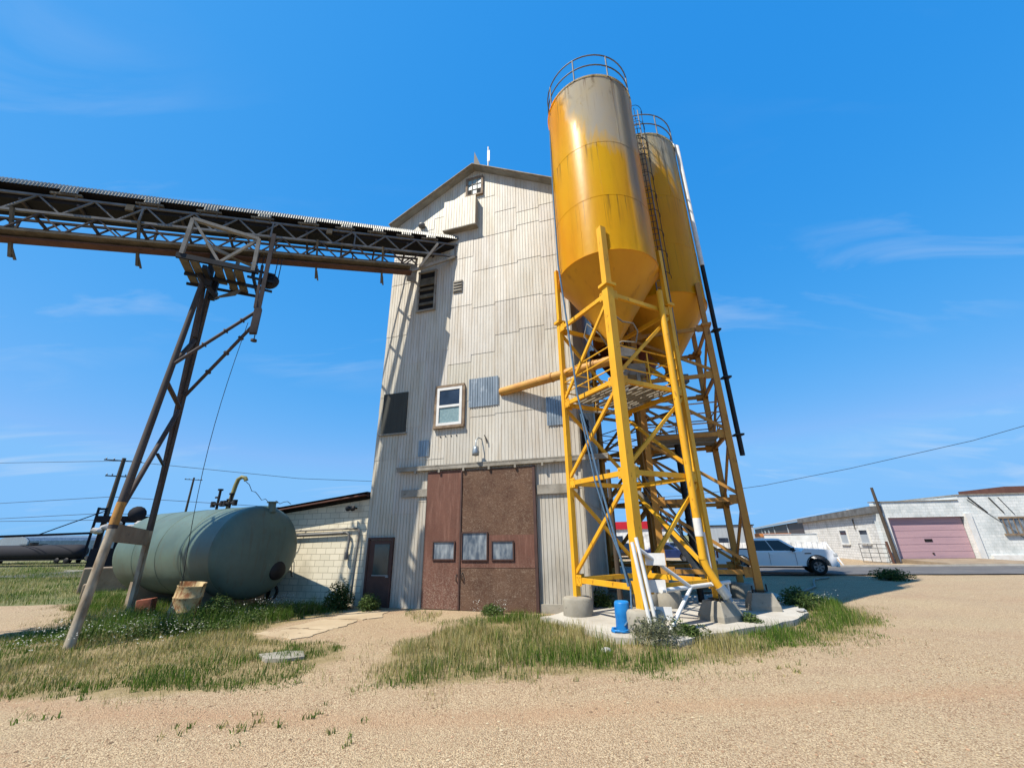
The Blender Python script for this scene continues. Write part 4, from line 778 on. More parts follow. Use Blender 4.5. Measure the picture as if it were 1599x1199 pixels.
for s,hh in ((2.9,.75),(2.1,.55)):
    p=tE+tu*s+UP*tr_; b=MB(); b.tube(p-UP*.1,p+UP*hh,.045,10); b.tube(p+UP*.2-tu*.3,p+UP*.2+tu*.3,.05,10)
    for j in (-.3,.3): b.tube(p+tu*j+UP*.1,p+tu*j+UP*.3,.08,10)
    b.tube(p+UP*(hh*.6)+tu*.0,p+UP*(hh*.6)+tu*.22,.035,8); b.tube(p+UP*(hh-.06),p+UP*hh,.09,10); b.tube(p+UP*.16,p+UP*.24,.1,10); b.build('valve_stack','dark_metal',tk)
b=MB(); p=tE+tu*3.35-tv*(tr_*.93)-UP*.55; b.tube(p,p-tv*.2-UP*.1,.05,8); b.tube(p-tv*.2-UP*.1,p-tv*.22-UP*.4,.05,8); b.tube(p-tv*.2-UP*.1,p-tv*.2-UP*.08-tu*.35,.025,8); b.build('drain_valve','weathered_board',tk)
b=MB(); 
for k in range(4): a=random.random(); q=tE+tu*(1.4+.2*k)-tv*tr_; b.tube(q+UP*(.2*k-.2),q+UP*(.2*k-.17)-tv*.06,.03,6)
b.build('weld_lug','green_tank',tk)
# drum, brick block, stone
db=Vector((-9.0,12.45,.06)); tilt=Vector((.07,.03,1)).normalized(); X_=tilt.orthogonal().normalized(); Y_=tilt.cross(X_)
b=MB(); b.lathe([(.02,.02),(.285,.0),(.29,.05),(.28,.06),(.28,.28),(.295,.3),(.28,.32),(.278,.58),(.295,.6),(.278,.62),(.28,.86),(.295,.88),(.27,.88),(.265,.2),(0,.2)],db,32,(X_,Y_,tilt))
b.v=[tuple(db+(Vector(v)-db)*1.22) for v in b.v]
vv=[]
for v in b.v:
    p=Vector(v)-db; h=p.z
    if h>.55: p=p+Vector((-.02*(h-.55)/.3*(1 if p.y<0 else .2),.05*(h-.55)/.3 if p.y<0 else 0,-.05*(h-.55)/.3 if p.y<0 else 0))
    vv.append(tuple(p+db))
b.v=vv; tag(b.build('steel_drum','drum_paint'),'dented rusty cream steel drum standing in weeds before the green tank','drum')
b=MB(); b.box((-11.35,14.1,.35),(.42,.3,.42),(Vector((.95,.2,.1)).normalized(),Vector((-.2,.97,0)).normalized(),Vector((-.1,0,1)).normalized())); tag(b.build('brick_block','red_brick',None,bevel=.02),'red clay block lying in the weeds left of the rusty drum','block')
def rock(name,c,r,mat,label):
    bm=bmesh.new(); bmesh.ops.create_icosphere(bm,subdivisions=2,radius=1)
    for v in bm.verts: v.co=Vector((v.co.x*r[0],v.co.y*r[1],v.co.z*r[2]))*(1+.25*(random.random()-.5))+Vector(c)
    me=bpy.data.meshes.new(name); bm.to_mesh(me); bm.free(); me.materials.append(M[mat]); o=bpy.data.objects.new(name,me); COL.objects.link(o); return tag(o,label,'stone')
rock('stone',(-12.2,14.7,.3),(.22,.16,.16),'green_stone','pale greenish stone beside the red clay block')
rock('stone',(1.75,9.35,.05),(.1,.07,.06),'sack_white','small white stone in the grass before the front silo')
rock('stone',(7.3,11.9,.28),(.14,.08,.05),'sack_white','white scrap lying in the dry grass right of the pad')
# ------------------------------------------------------------------ RIGHT BACKGROUND
gb=thing('garage_building','white painted block garage with wide pink sectional door','building',tuple(GP(5,0,-4)))
b=MB(); H1,H2=4.15,4.5
W_=14
b.box(GP(-.3,2.05,-.22),(.55,.44,4.1),(gd,gn,UP)); b.box(GP(2.52,(3.05+H1)/2,-.25),(5.05,.5,H1-3.05),(gd,gn,UP)); b.box(GP(3.6,3.5,-4.4),(2.8,7.7,1.1),(gd,gn,UP)); b.box(GP(2.9,1.47,-2.4),(4.2,4.0,2.9),(gd,gn,UP)); b.box(GP(9.55,H2/2,-4),(9,8.02,H2),(gd,gn,UP)); b.build('wall','white_brick',gb)
b=MB(); b.box(GP(2.2,H1+.03,-.24),(5.6,.6,.07),(gd,gn,UP)); b.box(GP(9.6,H2+.03,-4),(9.2,8.14,.07),(gd,gn,UP)); b.build('coping','weathered_board',gb)
b=MB(); b.box(GP(12.6,H2+.35,-3.5),(6,4,.6),(gd,gn,UP)); b.build('roof_unit','trim_brown',gb)
MB().box(GP(5.25,1.65,.06),(.38,.16,3.2),(gd,gn,UP)).build('pilaster','white_paint',gb); MB().box(GP(-.02,1.6,.03),(.16,.1,3.1),(gd,gn,UP)).build('pilaster','white_paint',gb)
b=MB(); b.box(GP(9.8,.22,.08),(8,.2,.5),(gd,gn,UP)); b.build('plinth','white_paint',gb)
b=MB()
for k in range(6): 
    z=.27+k*.47; b.box(GP(2.52,z+.225,-.28),(4.94,.06,.445),(gd,gn,UP)); b.box(GP(2.52,z+.457,-.29),(4.94,.05,.02),(gd,gn,UP))
gdr=b.build('garage_door','pink_door',gb); MB().box(GP(2.42,1.47,-.24),(.5,.03,.18),(gd,gn,UP)).build('window','dark_void',gdr); MB().lathe([(0,0),(.06,0),(.06,.05),(0,.06)],GP(2.45,.6,-.25),12,(gd,UP,gn)).build('handle','dark_metal',gdr)
MB().box(GP(2.52,2.9,-.35),(4.94,.05,.5),(gd,gn,UP)).build('shade_panel','near_black',gb)  # dark panel standing in for the shade above the garage door
f=MB(); f.box(GP(7.95,2.35,.03),(1.5,.06,1.05),(gd,gn,UP)); wo=f.build('window','dusty_glass',gb)
f=MB()
for s in range(5): f.box(GP(7.3+s*.325,2.35,.075),(.05,.04,1.05),(gd,gn,UP))
f.box(GP(7.95,2.9,.07),(1.7,.09,.12),(gd,gn,UP)); f.box(GP(7.95,1.78,.09),(1.7,.14,.12),(gd,gn,UP)); f.build('window_bars','wood_trim',wo)
# vine-like cables on the wall
b=MB()
for s0,zt,dx in ((5.7,4.35,.9),(7.0,4.3,.6)):
    b.path([GP(s0+dx*math.sin(k/9*3.1),zt-1.1*math.sin(k/9*3.14),.05) for k in range(10)],.025,5)
b.path([GP(5.6,4.2,.05),GP(7.5,2.3,.05),GP(9.0,.6,.05)],.018,5); b.path([GP(7.6,4.3,.05),GP(8.2,3.1,.05)],.018,5); b.build('wall_cable','cable_black',gb)
tag(MB().tube(Vector((26.95,31.55,0)),Vector((26.75,31.6,5.2)),.13,10,.09).build('timber_post','pole_wood'),'grey timber post standing at the corner of the pink door garage','post')
tag(MB().tube(Vector((26.55,31.45,0)),Vector((26.5,31.5,1.45)),.09,10,.08).build('gate_post','red_timber'),'short brown post between the metal gate panel and garage','post')
b=MB(); g1=Vector((24.9,32.0,.1));g2=Vector((26.5,31.65,.05))
for k in range(5): b.tube(g1+UP*(.02+.3*k),g2+UP*(.02+.3*k),.022,6)
for k in range(4): p=g1.lerp(g2,k/3); b.tube(p,p+UP*1.24,.022,6)
tag(b.build('metal_gate','grey_steel'),'grey tubular metal gate panel leaning by the garage','gate')
bd=Vector((.21,.978,0)).normalized(); bn=Vector((-bd.y,bd.x,0)); B0=Vector((26.8,31.95,0))
def BP(s,z,o=0.): return B0+bd*s+bn*o+UP*z
bb=thing('brick_workshop','grey white block workshop with three small windows and grey eaves','building',tuple(BP(6,0,-4)))
b=MB(); b.prism([(0,0),(12.8,0),(12.8,3.2),(0,3.6)],BP(0,0,0),bd,UP,.38); b.prism([(1.8,0),(12.7,0),(12.7,3.15),(1.8,3.5)],BP(0,0,-.39),bd,UP,6.5); b.build('wall','grey_brick',bb)
b=MB(); 
for o in (0,): b.add([BP(-.1,3.9,.35),BP(13,3.45,.35),BP(13,3.45,-.4),BP(-.1,3.9,-.4),BP(-.1,3.4,.35),BP(13,3.05,.35),BP(13,3.05,-.4),BP(-.1,3.4,-.4)],[(0,1,2,3),(0,4,5,1),(4,7,6,5),(1,5,6,2),(3,7,4,0)])
b.add([BP(1.8,3.62,-.41),BP(13,3.3,-.41),BP(13,3.3,-7),BP(1.8,3.62,-7)],[(0,1,2,3)]); b.build('roof','grey_steel',bb)
for s0,s1,z0,z1 in ((10.2,11.1,1.27,2.05),(4.75,5.97,1.2,2.29),(1.72,2.98,1.27,2.29)):
    f=MB(); sc_=(s0+s1)/2; zc=(z0+z1)/2
    f.box(BP(s0,zc,.03),(.14,.08,z1-z0+.14),(bd,bn,UP)); f.box(BP(s1,zc,.03),(.14,.08,z1-z0+.14),(bd,bn,UP)); f.box(BP(sc_,z0-.03,.05),(s1-s0,.12,.14),(bd,bn,UP)); f.box(BP(sc_,z1,.03),(s1-s0-.14,.08,.12),(bd,bn,UP)); fo=f.build('window','white_paint',bb)
    MB().box(BP(sc_,z0+(z1-z0)*.33,.02),(s1-s0-.12,.04,(z1-z0)*.62),(bd,bn,UP)).build('board','pale_sheet',fo); MB().box(BP(sc_,z0+(z1-z0)*.8,.015),(s1-s0-.12,.03,(z1-z0)*.34),(bd,bn,UP)).build('pane','dark_glass',fo)
MB().tube(BP(3.31,3.1,.06),BP(3.31,2.3,.06),.04,8).build('drain_pipe','grey_steel',bb)
# fence
fe=thing('sheet_fence','white corrugated sheet fence behind the parked pickup','fence',(18,31,0))
fa_,fb_=Vector((15.2,33.2,0)),Vector((21.0,29.9,0)); fd_=(fb_-fa_).normalized(); fn_=Vector((fd_.y,-fd_.x,0)); b=MB(); corr(b,fa_,fd_,fn_,0,(fb_-fa_).length,.05,lambda u:1.52,pitch=.3,dep=.05,groove=.5,tint=None); b.build('panel','white_fence',fe)
b=MB(); b.beam(fb_+Vector((.05,0,1.5)),fb_+Vector((.35,-.75,.05)),.06,.06); b.beam(fb_+Vector((.02,0,1.55)),fb_+Vector((.02,0,0)),.08,.08); b.build('end_post','white_fence',fe)
# warehouses
wh=thing('brown_warehouse','long brown metal warehouse with pale roof beyond the workshop','building',(40,70,0))
w0,w1=Vector((31.8,47.6,0)),Vector((57.5,104.5,0)); wd=(w1-w0).normalized(); wn=Vector((-wd.y,wd.x,0)); WL=(w1-w0).length
b=MB(); b.prism([(0,0),(WL,0),(WL,3.0),(0,3.35)],w0,wd,UP,12); b.build('wall','brown_sheet',wh)
b=MB(); b.add([w0+UP*3.35+wn*.3,w1+UP*3.0+wn*.3,w1+UP*3.3+wn*.3,w0+UP*3.62+wn*.3,w1+UP*4.6-wn*6,w0+UP*4.9-wn*6],[(0,3,2,1),(3,5,4,2)]); b.build('roof','pale_sheet',wh)
b=MB()
for s in (12,26,46): b.box(w0+wd*s+wn*.06+UP*1.6,(.35,.1,3.1),(wd,wn,UP))
for s in (34,40): b.box(w0+wd*s+wn*.06+UP*1.5,(1.2,.1,2.2),(wd,wn,UP))
b.build('downpipe','pale_sheet',wh)
gyb=thing('grey_shed','pale grey metal shed with a dark window behind the white fence','building',(21.5,46,0))
MB().box((22.4,47.0,1.45),(5.2,3.2,2.9),(Vector((.97,-.22,0)).normalized(),Vector((.22,.97,0)).normalized(),UP)).build('wall','pale_sheet',gyb)
MB().box((21.6,45.52,1.35),(.9,.06,.8),(Vector((.97,-.22,0)).normalized(),Vector((.22,.97,0)).normalized(),UP)).build('window','dark_glass',gyb)
b=MB(); b.box((22.4,47.0,2.96),(5.4,3.4,.1),(Vector((.97,-.22,0)).normalized(),Vector((.22,.97,0)).normalized(),UP)); b.build('roof','dark_metal',gyb)
shp=thing('red_fascia_shop','white shop with bright red fascia seen through the silo legs','building',(16,54,0)); sx=Vector((.962,-.273,0)); sy=Vector((.273,.962,0))
MB().box((15.5,56,1.5),(7.4,6,3.0),(sx,sy,UP)).build('wall','white_fence',shp); MB().box((15.5,55.9,3.3),(7.6,6.2,.86),(sx,sy,UP)).build('fascia','red_fascia',shp)
b=MB()
for s in (-2.4,0,2.4): b.box(Vector((15.5,56,1.3))-sy*3.02+sx*s,(1.7,.06,1.6),(sx,sy,UP))
b.build('window','dark_glass',shp)
ob=thing('orange_band_shed','low white shed with orange band beyond the fence','building',(26,47,0))
MB().box((26.4,46.6,.9),(4.2,3,1.8),(sx,sy,UP)).build('wall','white_fence',ob); MB().box((26.4,46.5,1.95),(4.3,3.1,.3),(sx,sy,UP)).build('fascia','orange_panel',ob)
tb=thing('box_trailer','white box trailer parked behind the white fence','trailer',(20,33.5,0))
MB().box((20.6,32.9,1.25),(3.3,1.9,1.5),(fd_,fn_,UP)).build('body','white_paint',tb,None,bevel=.04)
b=MB()
for s in (-.5,.4): b.lathe([(0,-.1),(.3,-.1),(.32,0),(.3,.1),(0,.1)],Vector((20.6,32.9,.32))+fd_*s+fn_*.9,18,(fd_,UP,fn_))
b.build('wheel','tyre',tb); MB().box((20.6,32.9,2.04),(3.36,1.96,.05),(fd_,fn_,UP)).build('roof','pale_sheet',tb)
# cars -------------------------------------------------------------------
def wheel(par,x,y,r,w_,spk=5,s=1):
    b=MB(); ax=(Vector((1,0,0)),Vector((0,0,1)),Vector((0,-s,0))); c=Vector((x,y,r))
    b.lathe([(r*.62,-w_/2),(r*.93,-w_/2),(r,-w_*.3),(r,w_*.3),(r*.93,w_/2),(r*.64,w_/2),(r*.62,w_*.3)],c,30,ax); wo=b.build('wheel','tyre',par,None,True)
    b=MB(); b.lathe([(r*.64,w_*.42),(r*.58,w_*.44),(r*.55,w_*.2),(0,w_*.2)],c,30,ax); b.lathe([(0,w_*.4),(r*.14,w_*.38),(r*.15,w_*.2)],c,14,ax)
    for k in range(spk):
        a=2*math.pi*k/spk; d=ax[0]*math.cos(a)+ax[1]*math.sin(a); 
        for da in (-.16,.16):
            d2=ax[0]*math.cos(a+da)+ax[1]*math.sin(a+da); b.beam(c+d*r*.1+ax[2]*w_*.36,c+d2*r*.6+ax[2]*w_*.4,.05,.04,ax[2])
    b.build('rim','alloy',wo,None,True); return wo
def arc(cx,cz,r,a0,a1,n=10): return [(cx+r*math.cos(a0+(a1-a0)*k/n),cz+r*math.sin(a0+(a1-a0)*k/n)) for k in range(n+1)]
def vehicle(name,label,cat,loc,rz,paint,low,wx,wr,hw,cab,glass_q,extras,group=None):
    t=thing(name,label,cat,loc,group,rz)
    b=MB(); b.prism(low,(0,hw,0),(1,0,0),(0,0,1),2*hw); b.build('body',paint,t,None,True,bevel=.045)
    # cab: list of (x,z,halfwidth) bottom ring & top ring
    bx,tx_=cab; b=MB(); vs=[(x,s*w_,z) for s in(-1,1) for x,z,w_ in bx]+[(x,s*w_,z) for s in(-1,1) for x,z,w_ in tx_]; n=len(bx)
    # bx: rear, front ; tx: rear, front
    b.add(vs,[(0,1,5,4),(3,2,6,7),(1,3,7,5),(2,0,4,6),(4,5,7,6)]); b.build('cab',paint,t,None,True,bevel=.05)
    def side(u,v,s,o=.006):
        a=Vector((bx[0][0],s*bx[0][2],bx[0][1]));bq=Vector((bx[1][0],s*bx[1][2],bx[1][1]));c=Vector((tx_[0][0],s*tx_[0][2],tx_[0][1]));d=Vector((tx_[1][0],s*tx_[1][2],tx_[1][1]))
        p=a.lerp(bq,u).lerp(c.lerp(d,u),v); return p+Vector((0,s*o,0))
    for s in (-1,1):
        for (u0,u1,v0,v1,k0) in glass_q:
            b=MB(); q=[side(u0,v0,s),side(u1,v0,s),side(u1-k0,v1,s),side(u0,v1,s)]; b.quad(*(q if s<0 else q[::-1])); b.build('side_window','car_glass',t,None,True)
    f=lambda u,v,e0,e1: (Vector((e0[0],-e0[2]+2*e0[2]*u,e0[1]))).lerp(Vector((e1[0],-e1[2]+2*e1[2]*u,e1[1])),v)
    b=MB(); q=[f(.06,.08,bx[1],tx_[1]),f(.94,.08,bx[1],tx_[1]),f(.92,.92,bx[1],tx_[1]),f(.08,.92,bx[1],tx_[1])]; b.quad(*[p+Vector((.012,0,.006)) for p in q]); b.build('windscreen','car_glass',t,None,True)
    b=MB(); q=[f(.1,.2,bx[0],tx_[0]),f(.9,.2,bx[0],tx_[0]),f(.88,.88,bx[0],tx_[0]),f(.12,.88,bx[0],tx_[0])]; b.quad(*[p+Vector((-.012,0,.004)) for p in q][::-1]); b.build('rear_window','car_glass',t,None,True)
    for x in wx:
        for s in (-1,1): wheel(t,x,s*(hw-.13),wr,.26,6,s=-s*-1 if False else (1 if s<0 else -1))
    if extras: extras(t)
    return t
wr=.39; zb=.42
low=[(-3.0,.62)]+[(-2.98,.5),(-2.35,zb)]+arc(-1.82,.42,.5,math.pi,0)[0:]+[(-1.2,zb),(1.2,zb)]+arc(1.82,.42,.5,math.pi,0)+[(2.4,.4),(2.6,.42),(2.68,.6),(2.7,.95),(2.64,1.14),(2.48,1.21),(1.32,1.28),(1.14,1.12),(-1.1,1.12),(-1.14,1.24),(-2.96,1.24)]
def tex(t):
    b=MB(); b.box((-2.05,0,1.255),(1.7,1.7,.03)); b.build('bed_cover','dark_metal',t,None,True)
    b=MB(); b.box((2.69,0,.9),(.05,1.2,.36)); 
    b.build('grille','dark_metal',t,None,True)
    for s in (-1,1):
        MB().box((2.66,s*.8,.95),(.2,.3,.18)).build('headlight','lamp_glass',t,None,True,bevel=.03); MB().box((-2.96,s*.86,1.0),(.1,.2,.36)).build('tail_light','red_light',t,None,True,bevel=.02)
        b=MB(); b.box((.78,s*1.07,1.24),(.12,.2,.2)); b.box((.8,s*.96,1.18),(.05,.1,.06)); b.build('mirror','dark_metal',t,None,True,bevel=.03)
        b=MB(); b.box((-.25,s*.962,.98),(.2,.03,.035)); b.box((-1.0,s*.962,.98),(.14,.03,.035)); b.build('door_handle','truck_paint',t,None,True)
        for x in (.86,-.38,-1.06): MB().box((x,s*.949,.78),(.012,.012,.62)).build('door_gap','dark_metal',t,None,True)
        MB().box((1.45,s*.95,1.04),(.3,.012,.05)).build('fender_vent','dark_metal',t,None,True)
        b=MB(); b.box((0,s*.93,.36),(2.3,.14,.07)); b.build('side_step','dark_metal',t,None,True)
        b=MB(); 
        for cx in (-1.82,1.82):
            pts=arc(cx,.42,.53,math.pi*1.0,0,14); b.path([(x,s*.945,z) for x,z in pts],.022,6)
        b.build('arch_trim','dark_metal',t,None,True)
    b=MB(); b.box((2.7,0,.5),(.16,1.8,.26)); b.build('front_bumper','truck_paint',t,None,True,bevel=.05); MB().box((-3.06,0,.56),(.14,1.7,.2)).build('rear_bumper','alloy',t,None,True,bevel=.03)
vehicle('pickup_truck','white crew cab pickup truck parked on the road right of the silos','pickup truck',(14.65,25.2,.055),R_(-20.9),'truck_paint',low,(-1.82,1.82),wr,.94,
  ([(-1.12,1.1,.92),(1.25,1.1,.9)],[(-1.0,1.8,.74),(.28,1.8,.74)]),[(.03,.43,.12,.86,0),(.45,.93,.12,.86,.04)],tex)
lowc=[(-2.1,.5)]+[(-2.05,.35),(-1.75,.3)]+arc(-1.3,.32,.38,math.pi,0,8)+arc(1.3,.32,.38,math.pi,0,8)+[(1.8,.3),(2.1,.34),(2.15,.6),(1.95,.78),(.95,.92),(-1.9,.95),(-2.12,.8)]
cabc=([(-1.7,.9,.8),(1.0,.9,.8)],[(-1.0,1.42,.6),(.25,1.42,.6)])
gq=[(.1,.5,.14,.86,0),(.53,.9,.14,.86,.08)]
for lb,x,y,rz,pt in (('blue parked car seen through the silo legs',13.2,38.5,R_(-18),'car_blue'),('dark parked car before the red fascia shop',11.0,45,R_(-100),'car_dark'),('silver parked car beside the red fascia shop',16.8,47,R_(-14),'car_silver')):
    vehicle('parked_car',lb,'car',(x,y,.0),rz,pt,lowc,(-1.3,1.3),.31,.84,cabc,gq,None,'cars parked behind the silos')
# overhead wire right
b=MB(); p0=Vector((52,40,12.5)); p1=Vector((24,62,7.5)); p2=Vector((-20,95,13.)); pts=[]
def zat(az_,d,zv): return None
pts=[Vector((82.,44.,19.0)),Vector((60.,53.,13.0)),Vector((47.,58.,10.4)),Vector((37.,62.5,8.75)),Vector((28.,66.,7.85)),Vector((18.,70.,7.7)),Vector((8.,74.,8.2)),Vector((-4.,78.,9.8))]
tag(b.path(pts,.035,5).build('overhead_wire','cable_black'),'single sagging overhead wire crossing behind the silos to the right','wire')
# hose on the shaded ground
tag(MB().path([Vector((9.0,16.2,.06)),Vector((9.9,16.9,.05)),Vector((11.2,17.7,.05)),Vector((12.4,18.9,.05)),Vector((13.3,20.3,.05)),Vector((14.2,21.6,.05)),Vector((15.4,22.3,.05))],.045,6).build('hose','weathered_board'),'pale hose lying across the shaded gravel toward the pickup','hose')
# ------------------------------------------------------------------ LEFT BACKGROUND
bx_=Vector((.90,-.43,0)).normalized()
qs=thing('metal_barn','long pale metal barn with rounded gable far at left','building',(-95,85,0))
q0=Vector((-88.0,76.5,0)); qd_=Vector((.72,.69,0)).normalized(); qn_=Vector((qd_.y,-qd_.x,0)); gx=Vector((.69,-.72,0)).normalized()
gp=[(-2.2,0),(-2.2,2.9),(-1.7,3.4),(0,3.8),(1.7,3.4),(2.2,2.9),(2.2,0)]
b=MB(); 
Q0=Vector((-85.2,74.2,0)); L_=14
bk_=Vector((-.66,.75,0)).normalized(); axs=Vector((.18,.98,0)).normalized(); across=Vector((.98,.18,0)).normalized()
b.prism([(x,z) for x,z in gp],Q0,across,UP,.3); b.build('gable','pale_sheet',qs)
b=MB(); vs=[]
for s in (0.05,L_):
    for x,z in gp: vs.append(Q0+axs*s+across*x*1.01+UP*(z*1.012))
n_=len(gp); b.add(vs,[(k,k+1,n_+k+1,n_+k) for k in range(n_-1)]); b.build('roof','galvanised',qs)
for k in range(2):
    dd=Vector((-.995,.1,0)).normalized(); o=Vector((-60.5,55.0,0))+dd*(k*16.2)
    tcar=thing('tank_wagon',['black rail tank wagon nearest the utility pole','black rail tank wagon at the far left edge of the view'][k],'rail wagon',tuple(o),'black tank wagons on the far track')
    c=o+UP*1.35; pr=[(0,-7.6),(.5,-7.5),(.8,-7.1),(.88,-6.6),(.88,6.6),(.8,7.1),(.5,7.5),(0,7.6)]; nn_=Vector((-dd.y,dd.x,0))
    b=MB(); b.lathe(pr,c,28,(nn_,UP,dd)); b.build('tank','dark_tank',tcar)
    b=MB(); b.box(o+UP*.5,(15,1.2,.16),(dd,nn_,UP)); b.tube(c+UP*.8,c+UP*1.15,.4,14); b.box(c+UP*.95,(3,.8,.06),(dd,nn_,UP)); b.build('underframe','dark_metal',tcar)
    for s in (-6.2,-4.9,4.9,6.2):
        b=MB()
        for e in (-.7,.7): b.lathe([(0,-.06),(.33,-.06),(.36,0),(.33,.06),(0,.06)],o+dd*s+nn_*e+UP*.36,16,(dd,UP,nn_))
        b.build('wheel','dark_metal',tcar)
b=MB()
for off in (0,-5.5):
    for e in (-.72,.72):
        p=Vector((-60.5,55,0))+Vector((.1,.995,0))*(e+off); d_=Vector((-.995,.1,0)); b.beam(p-d_*40+UP*.06,p+d_*140+UP*.06,.08,.1)
kind(b.build('rail_track','dark_metal'),'structure')
def upole(label,x,y,h,arms,r=.16):
    t=thing('utility_pole',label,'utility pole',(x,y,0),'utility poles in the far yard'); MB().tube((x,y,-.2),(x,y,h),r,12,r*.65).build('pole','pole_wood',t)
    d_=Vector((.8,.6,0))
    for z,L in arms:
        b=MB(); b.beam(Vector((x,y,z))-d_*L,Vector((x,y,z))+d_*L,.1,.12); ar=b.build('crossarm','pole_wood',t)
        b=MB()
        for k in (-.9,-.5,.5,.9): p=Vector((x,y,z+.06))+d_*(L*k); b.lathe([(.05,0),(.07,.08),(.05,.16),(0,.2)],p,8)
        b.build('insulator','galvanised',ar)
    return t
upole('leaning looking dark utility pole with two crossarms left of the conveyor trestle',-43.8,45.9,11.2,[(10.9,1.6),(9.2,1.1)],.28)
upole('far utility pole half hidden behind the trestle leg',-62,80.5,14.0,[(13.6,1.4)],.24)
random.seed(2)
P1=Vector((-43.8,45.9,0))
for k,(z,z2,lb) in enumerate(((7.0,7.0,'single overhead wire at mid height running left from the dark pole'),(4.6,5.2,'lowest overhead wire crossing the left yard'),(10.9,16,'topmost overhead wire leading up left from the dark pole'),(5.3,4.4,'second lowest overhead wire crossing the left yard'))):
    b=MB(); a=P1+UP*z; c=Vector((-130,80,z2+3)); e=Vector((-25,60,z-.4+1.2)); f=Vector((-12,62,z*.9))
    b.path([c,c.lerp(a,.5)-UP*.8,a,a.lerp(f,.5)-UP*.6,f],.028,5); tag(b.build('overhead_wire','cable_black'),lb,'wire','overhead wires in the left yard')
# scrap machinery behind the tank
sm=thing('loader_machine','dark loader frame with white sacks piled on top behind the green tank','machine',(-31,33,0))
def atd(azv,d): 
    h=math.hypot(azv,1); return Vector((azv*d/h,d/h,0))
pA=Vector((-27.9,29.0,0)); pB=Vector((-25.4,31.0,0)); dm=(pB-pA).normalized(); nm_=Vector((-dm.y,dm.x,0))
b=MB(); b.box((pA+pB)/2+UP*3.75,((pB-pA).length+.6,.8,.4),(dm,nm_,UP)); b.box((pA+pB)/2+UP*1.3,((pB-pA).length,1.8,1.2),(dm,nm_,UP))
for s in (.05,.35,.65,.95): b.box(pA.lerp(pB,s)+UP*2.2,(.25,.4,3.),(dm,nm_,UP))
b.lathe([(0,-.2),(.5,-.2),(.5,.2),(0,.2)],pA.lerp(pB,.55)+UP*4.1-nm_*.5,14,(dm,UP,nm_)); b.build('frame','dark_tank',sm)
for k in range(8):
    bm=bmesh.new(); bmesh.ops.create_icosphere(bm,subdivisions=2,radius=1); c=pA.lerp(pB,.0+.13*k)+UP*(3.0+.22*(k%3))-nm_*.75-OFF[sm.name]
    for v in bm.verts: v.co=Vector((v.co.x*.36,v.co.y*.3,v.co.z*.2))*(1+.3*(random.random()-.5))+c
    me=bpy.data.meshes.new('sack'); bm.to_mesh(me); bm.free(); me.materials.append(M['sack_white']); o=bpy.data.objects.new('sack',me); COL.objects.link(o); o.parent=sm; OFF[o.name]=OFF[sm.name]
b=MB(); pC=Vector((-29.3,30.0,0))
for s in (0,.42): b.beam(pC+dm*s+UP*1.2,pC+dm*s+UP*4.6,.14,.16,nm_)
b.beam(pC+UP*4.5,pC+dm*.42+UP*4.5,.14,.14); b.beam(pC+UP*2.9,pC-dm*4.5+UP*2.7,.14,.14); b.beam(pC+dm*.4+UP*4.4,pC-dm*2.5+UP*2.8,.06,.06); b.beam(pC+dm*.2+UP*1.3,pA+UP*1.3,.2,.3); b.build('boom','dark_tank',sm)
b=MB(); p=Vector((-19.9,22.3,0)); d_=Vector((.72,.69,0)); b.box(p+UP*.55,(2.4,.9,1.1),(d_,Vector((-.69,.72,0)),UP)); tag(b.build('concrete_block','tan_concrete',None,bevel=.05),'tan concrete block at the far end of the green tank','block')
b=MB(); p=Vector((-18.1,19.2,0)); b.box(p+UP*.3,(.4,.4,.6),(d_,Vector((-.69,.72,0)),UP)); tag(b.build('concrete_stub','tan_concrete',None,bevel=.06),'small tan concrete stub behind the front trestle leg','block')
# ------------------------------------------------------------------ VEGETATION
def blades(name,px,py,h,wd_,col,mat='grass_blades',k='stuff',bend=.45,z0=None):
    n=len(px); ang=rng.uniform(0,2*np.pi,n); fa=rng.uniform(0,2*np.pi,n); ln=h*rng.uniform(.1,bend,n)
    z=gz(px,py) if z0 is None else z0
    dx,dy=np.cos(ang)*wd_/2,np.sin(ang)*wd_/2; lx,ly=np.cos(fa)*ln,np.sin(fa)*ln
    V=np.zeros((n,5,3)); 
    V[:,0]=np.stack([px-dx,py-dy,z-.01],1); V[:,1]=np.stack([px+dx,py+dy,z-.01],1)
    V[:,2]=np.stack([px+dx*.75+lx*.3,py+dy*.75+ly*.3,z+h*.55],1); V[:,3]=np.stack([px-dx*.75+lx*.3,py-dy*.75+ly*.3,z+h*.55],1); V[:,4]=np.stack([px+lx,py+ly,z+h],1)
    o=np.arange(n)[:,None]*5; loops=np.concatenate([o+0,o+1,o+2,o+3,o+3,o+2,o+4],1).ravel(); st=np.concatenate([np.arange(n)[:,None]*7,np.arange(n)[:,None]*7+4],1).ravel(); tt=np.tile([4,3],n)
    c=np.repeat(col[:,None,:],5,1).reshape(-1,3); return npmesh(name,V.reshape(-1,3),loops,st,tt,mat,c,k)
def scatter(P,n,f=None):
    xs=[p[0] for p in P]; ys=[p[1] for p in P]; x=rng.uniform(min(xs),max(xs),n); y=rng.uniform(min(ys),max(ys),n); m=inpoly(x+(vnoise(x,y,1.3,9)-.5)*1.3+(vnoise(x,y,.35,19)-.5)*.6,y+(vnoise(x,y,1.3,8)-.5)*1.1+(vnoise(x,y,.35,18)-.5)*.5,P)
    if f is not None: m&=f(x,y)
    return x[m],y[m]
GREENS=np.array([S(92,126,42),S(112,144,50),S(72,106,40),S(126,150,62)]); STRAW=np.array([S(204,190,128),S(188,176,110),S(162,156,92),S(214,204,150)])
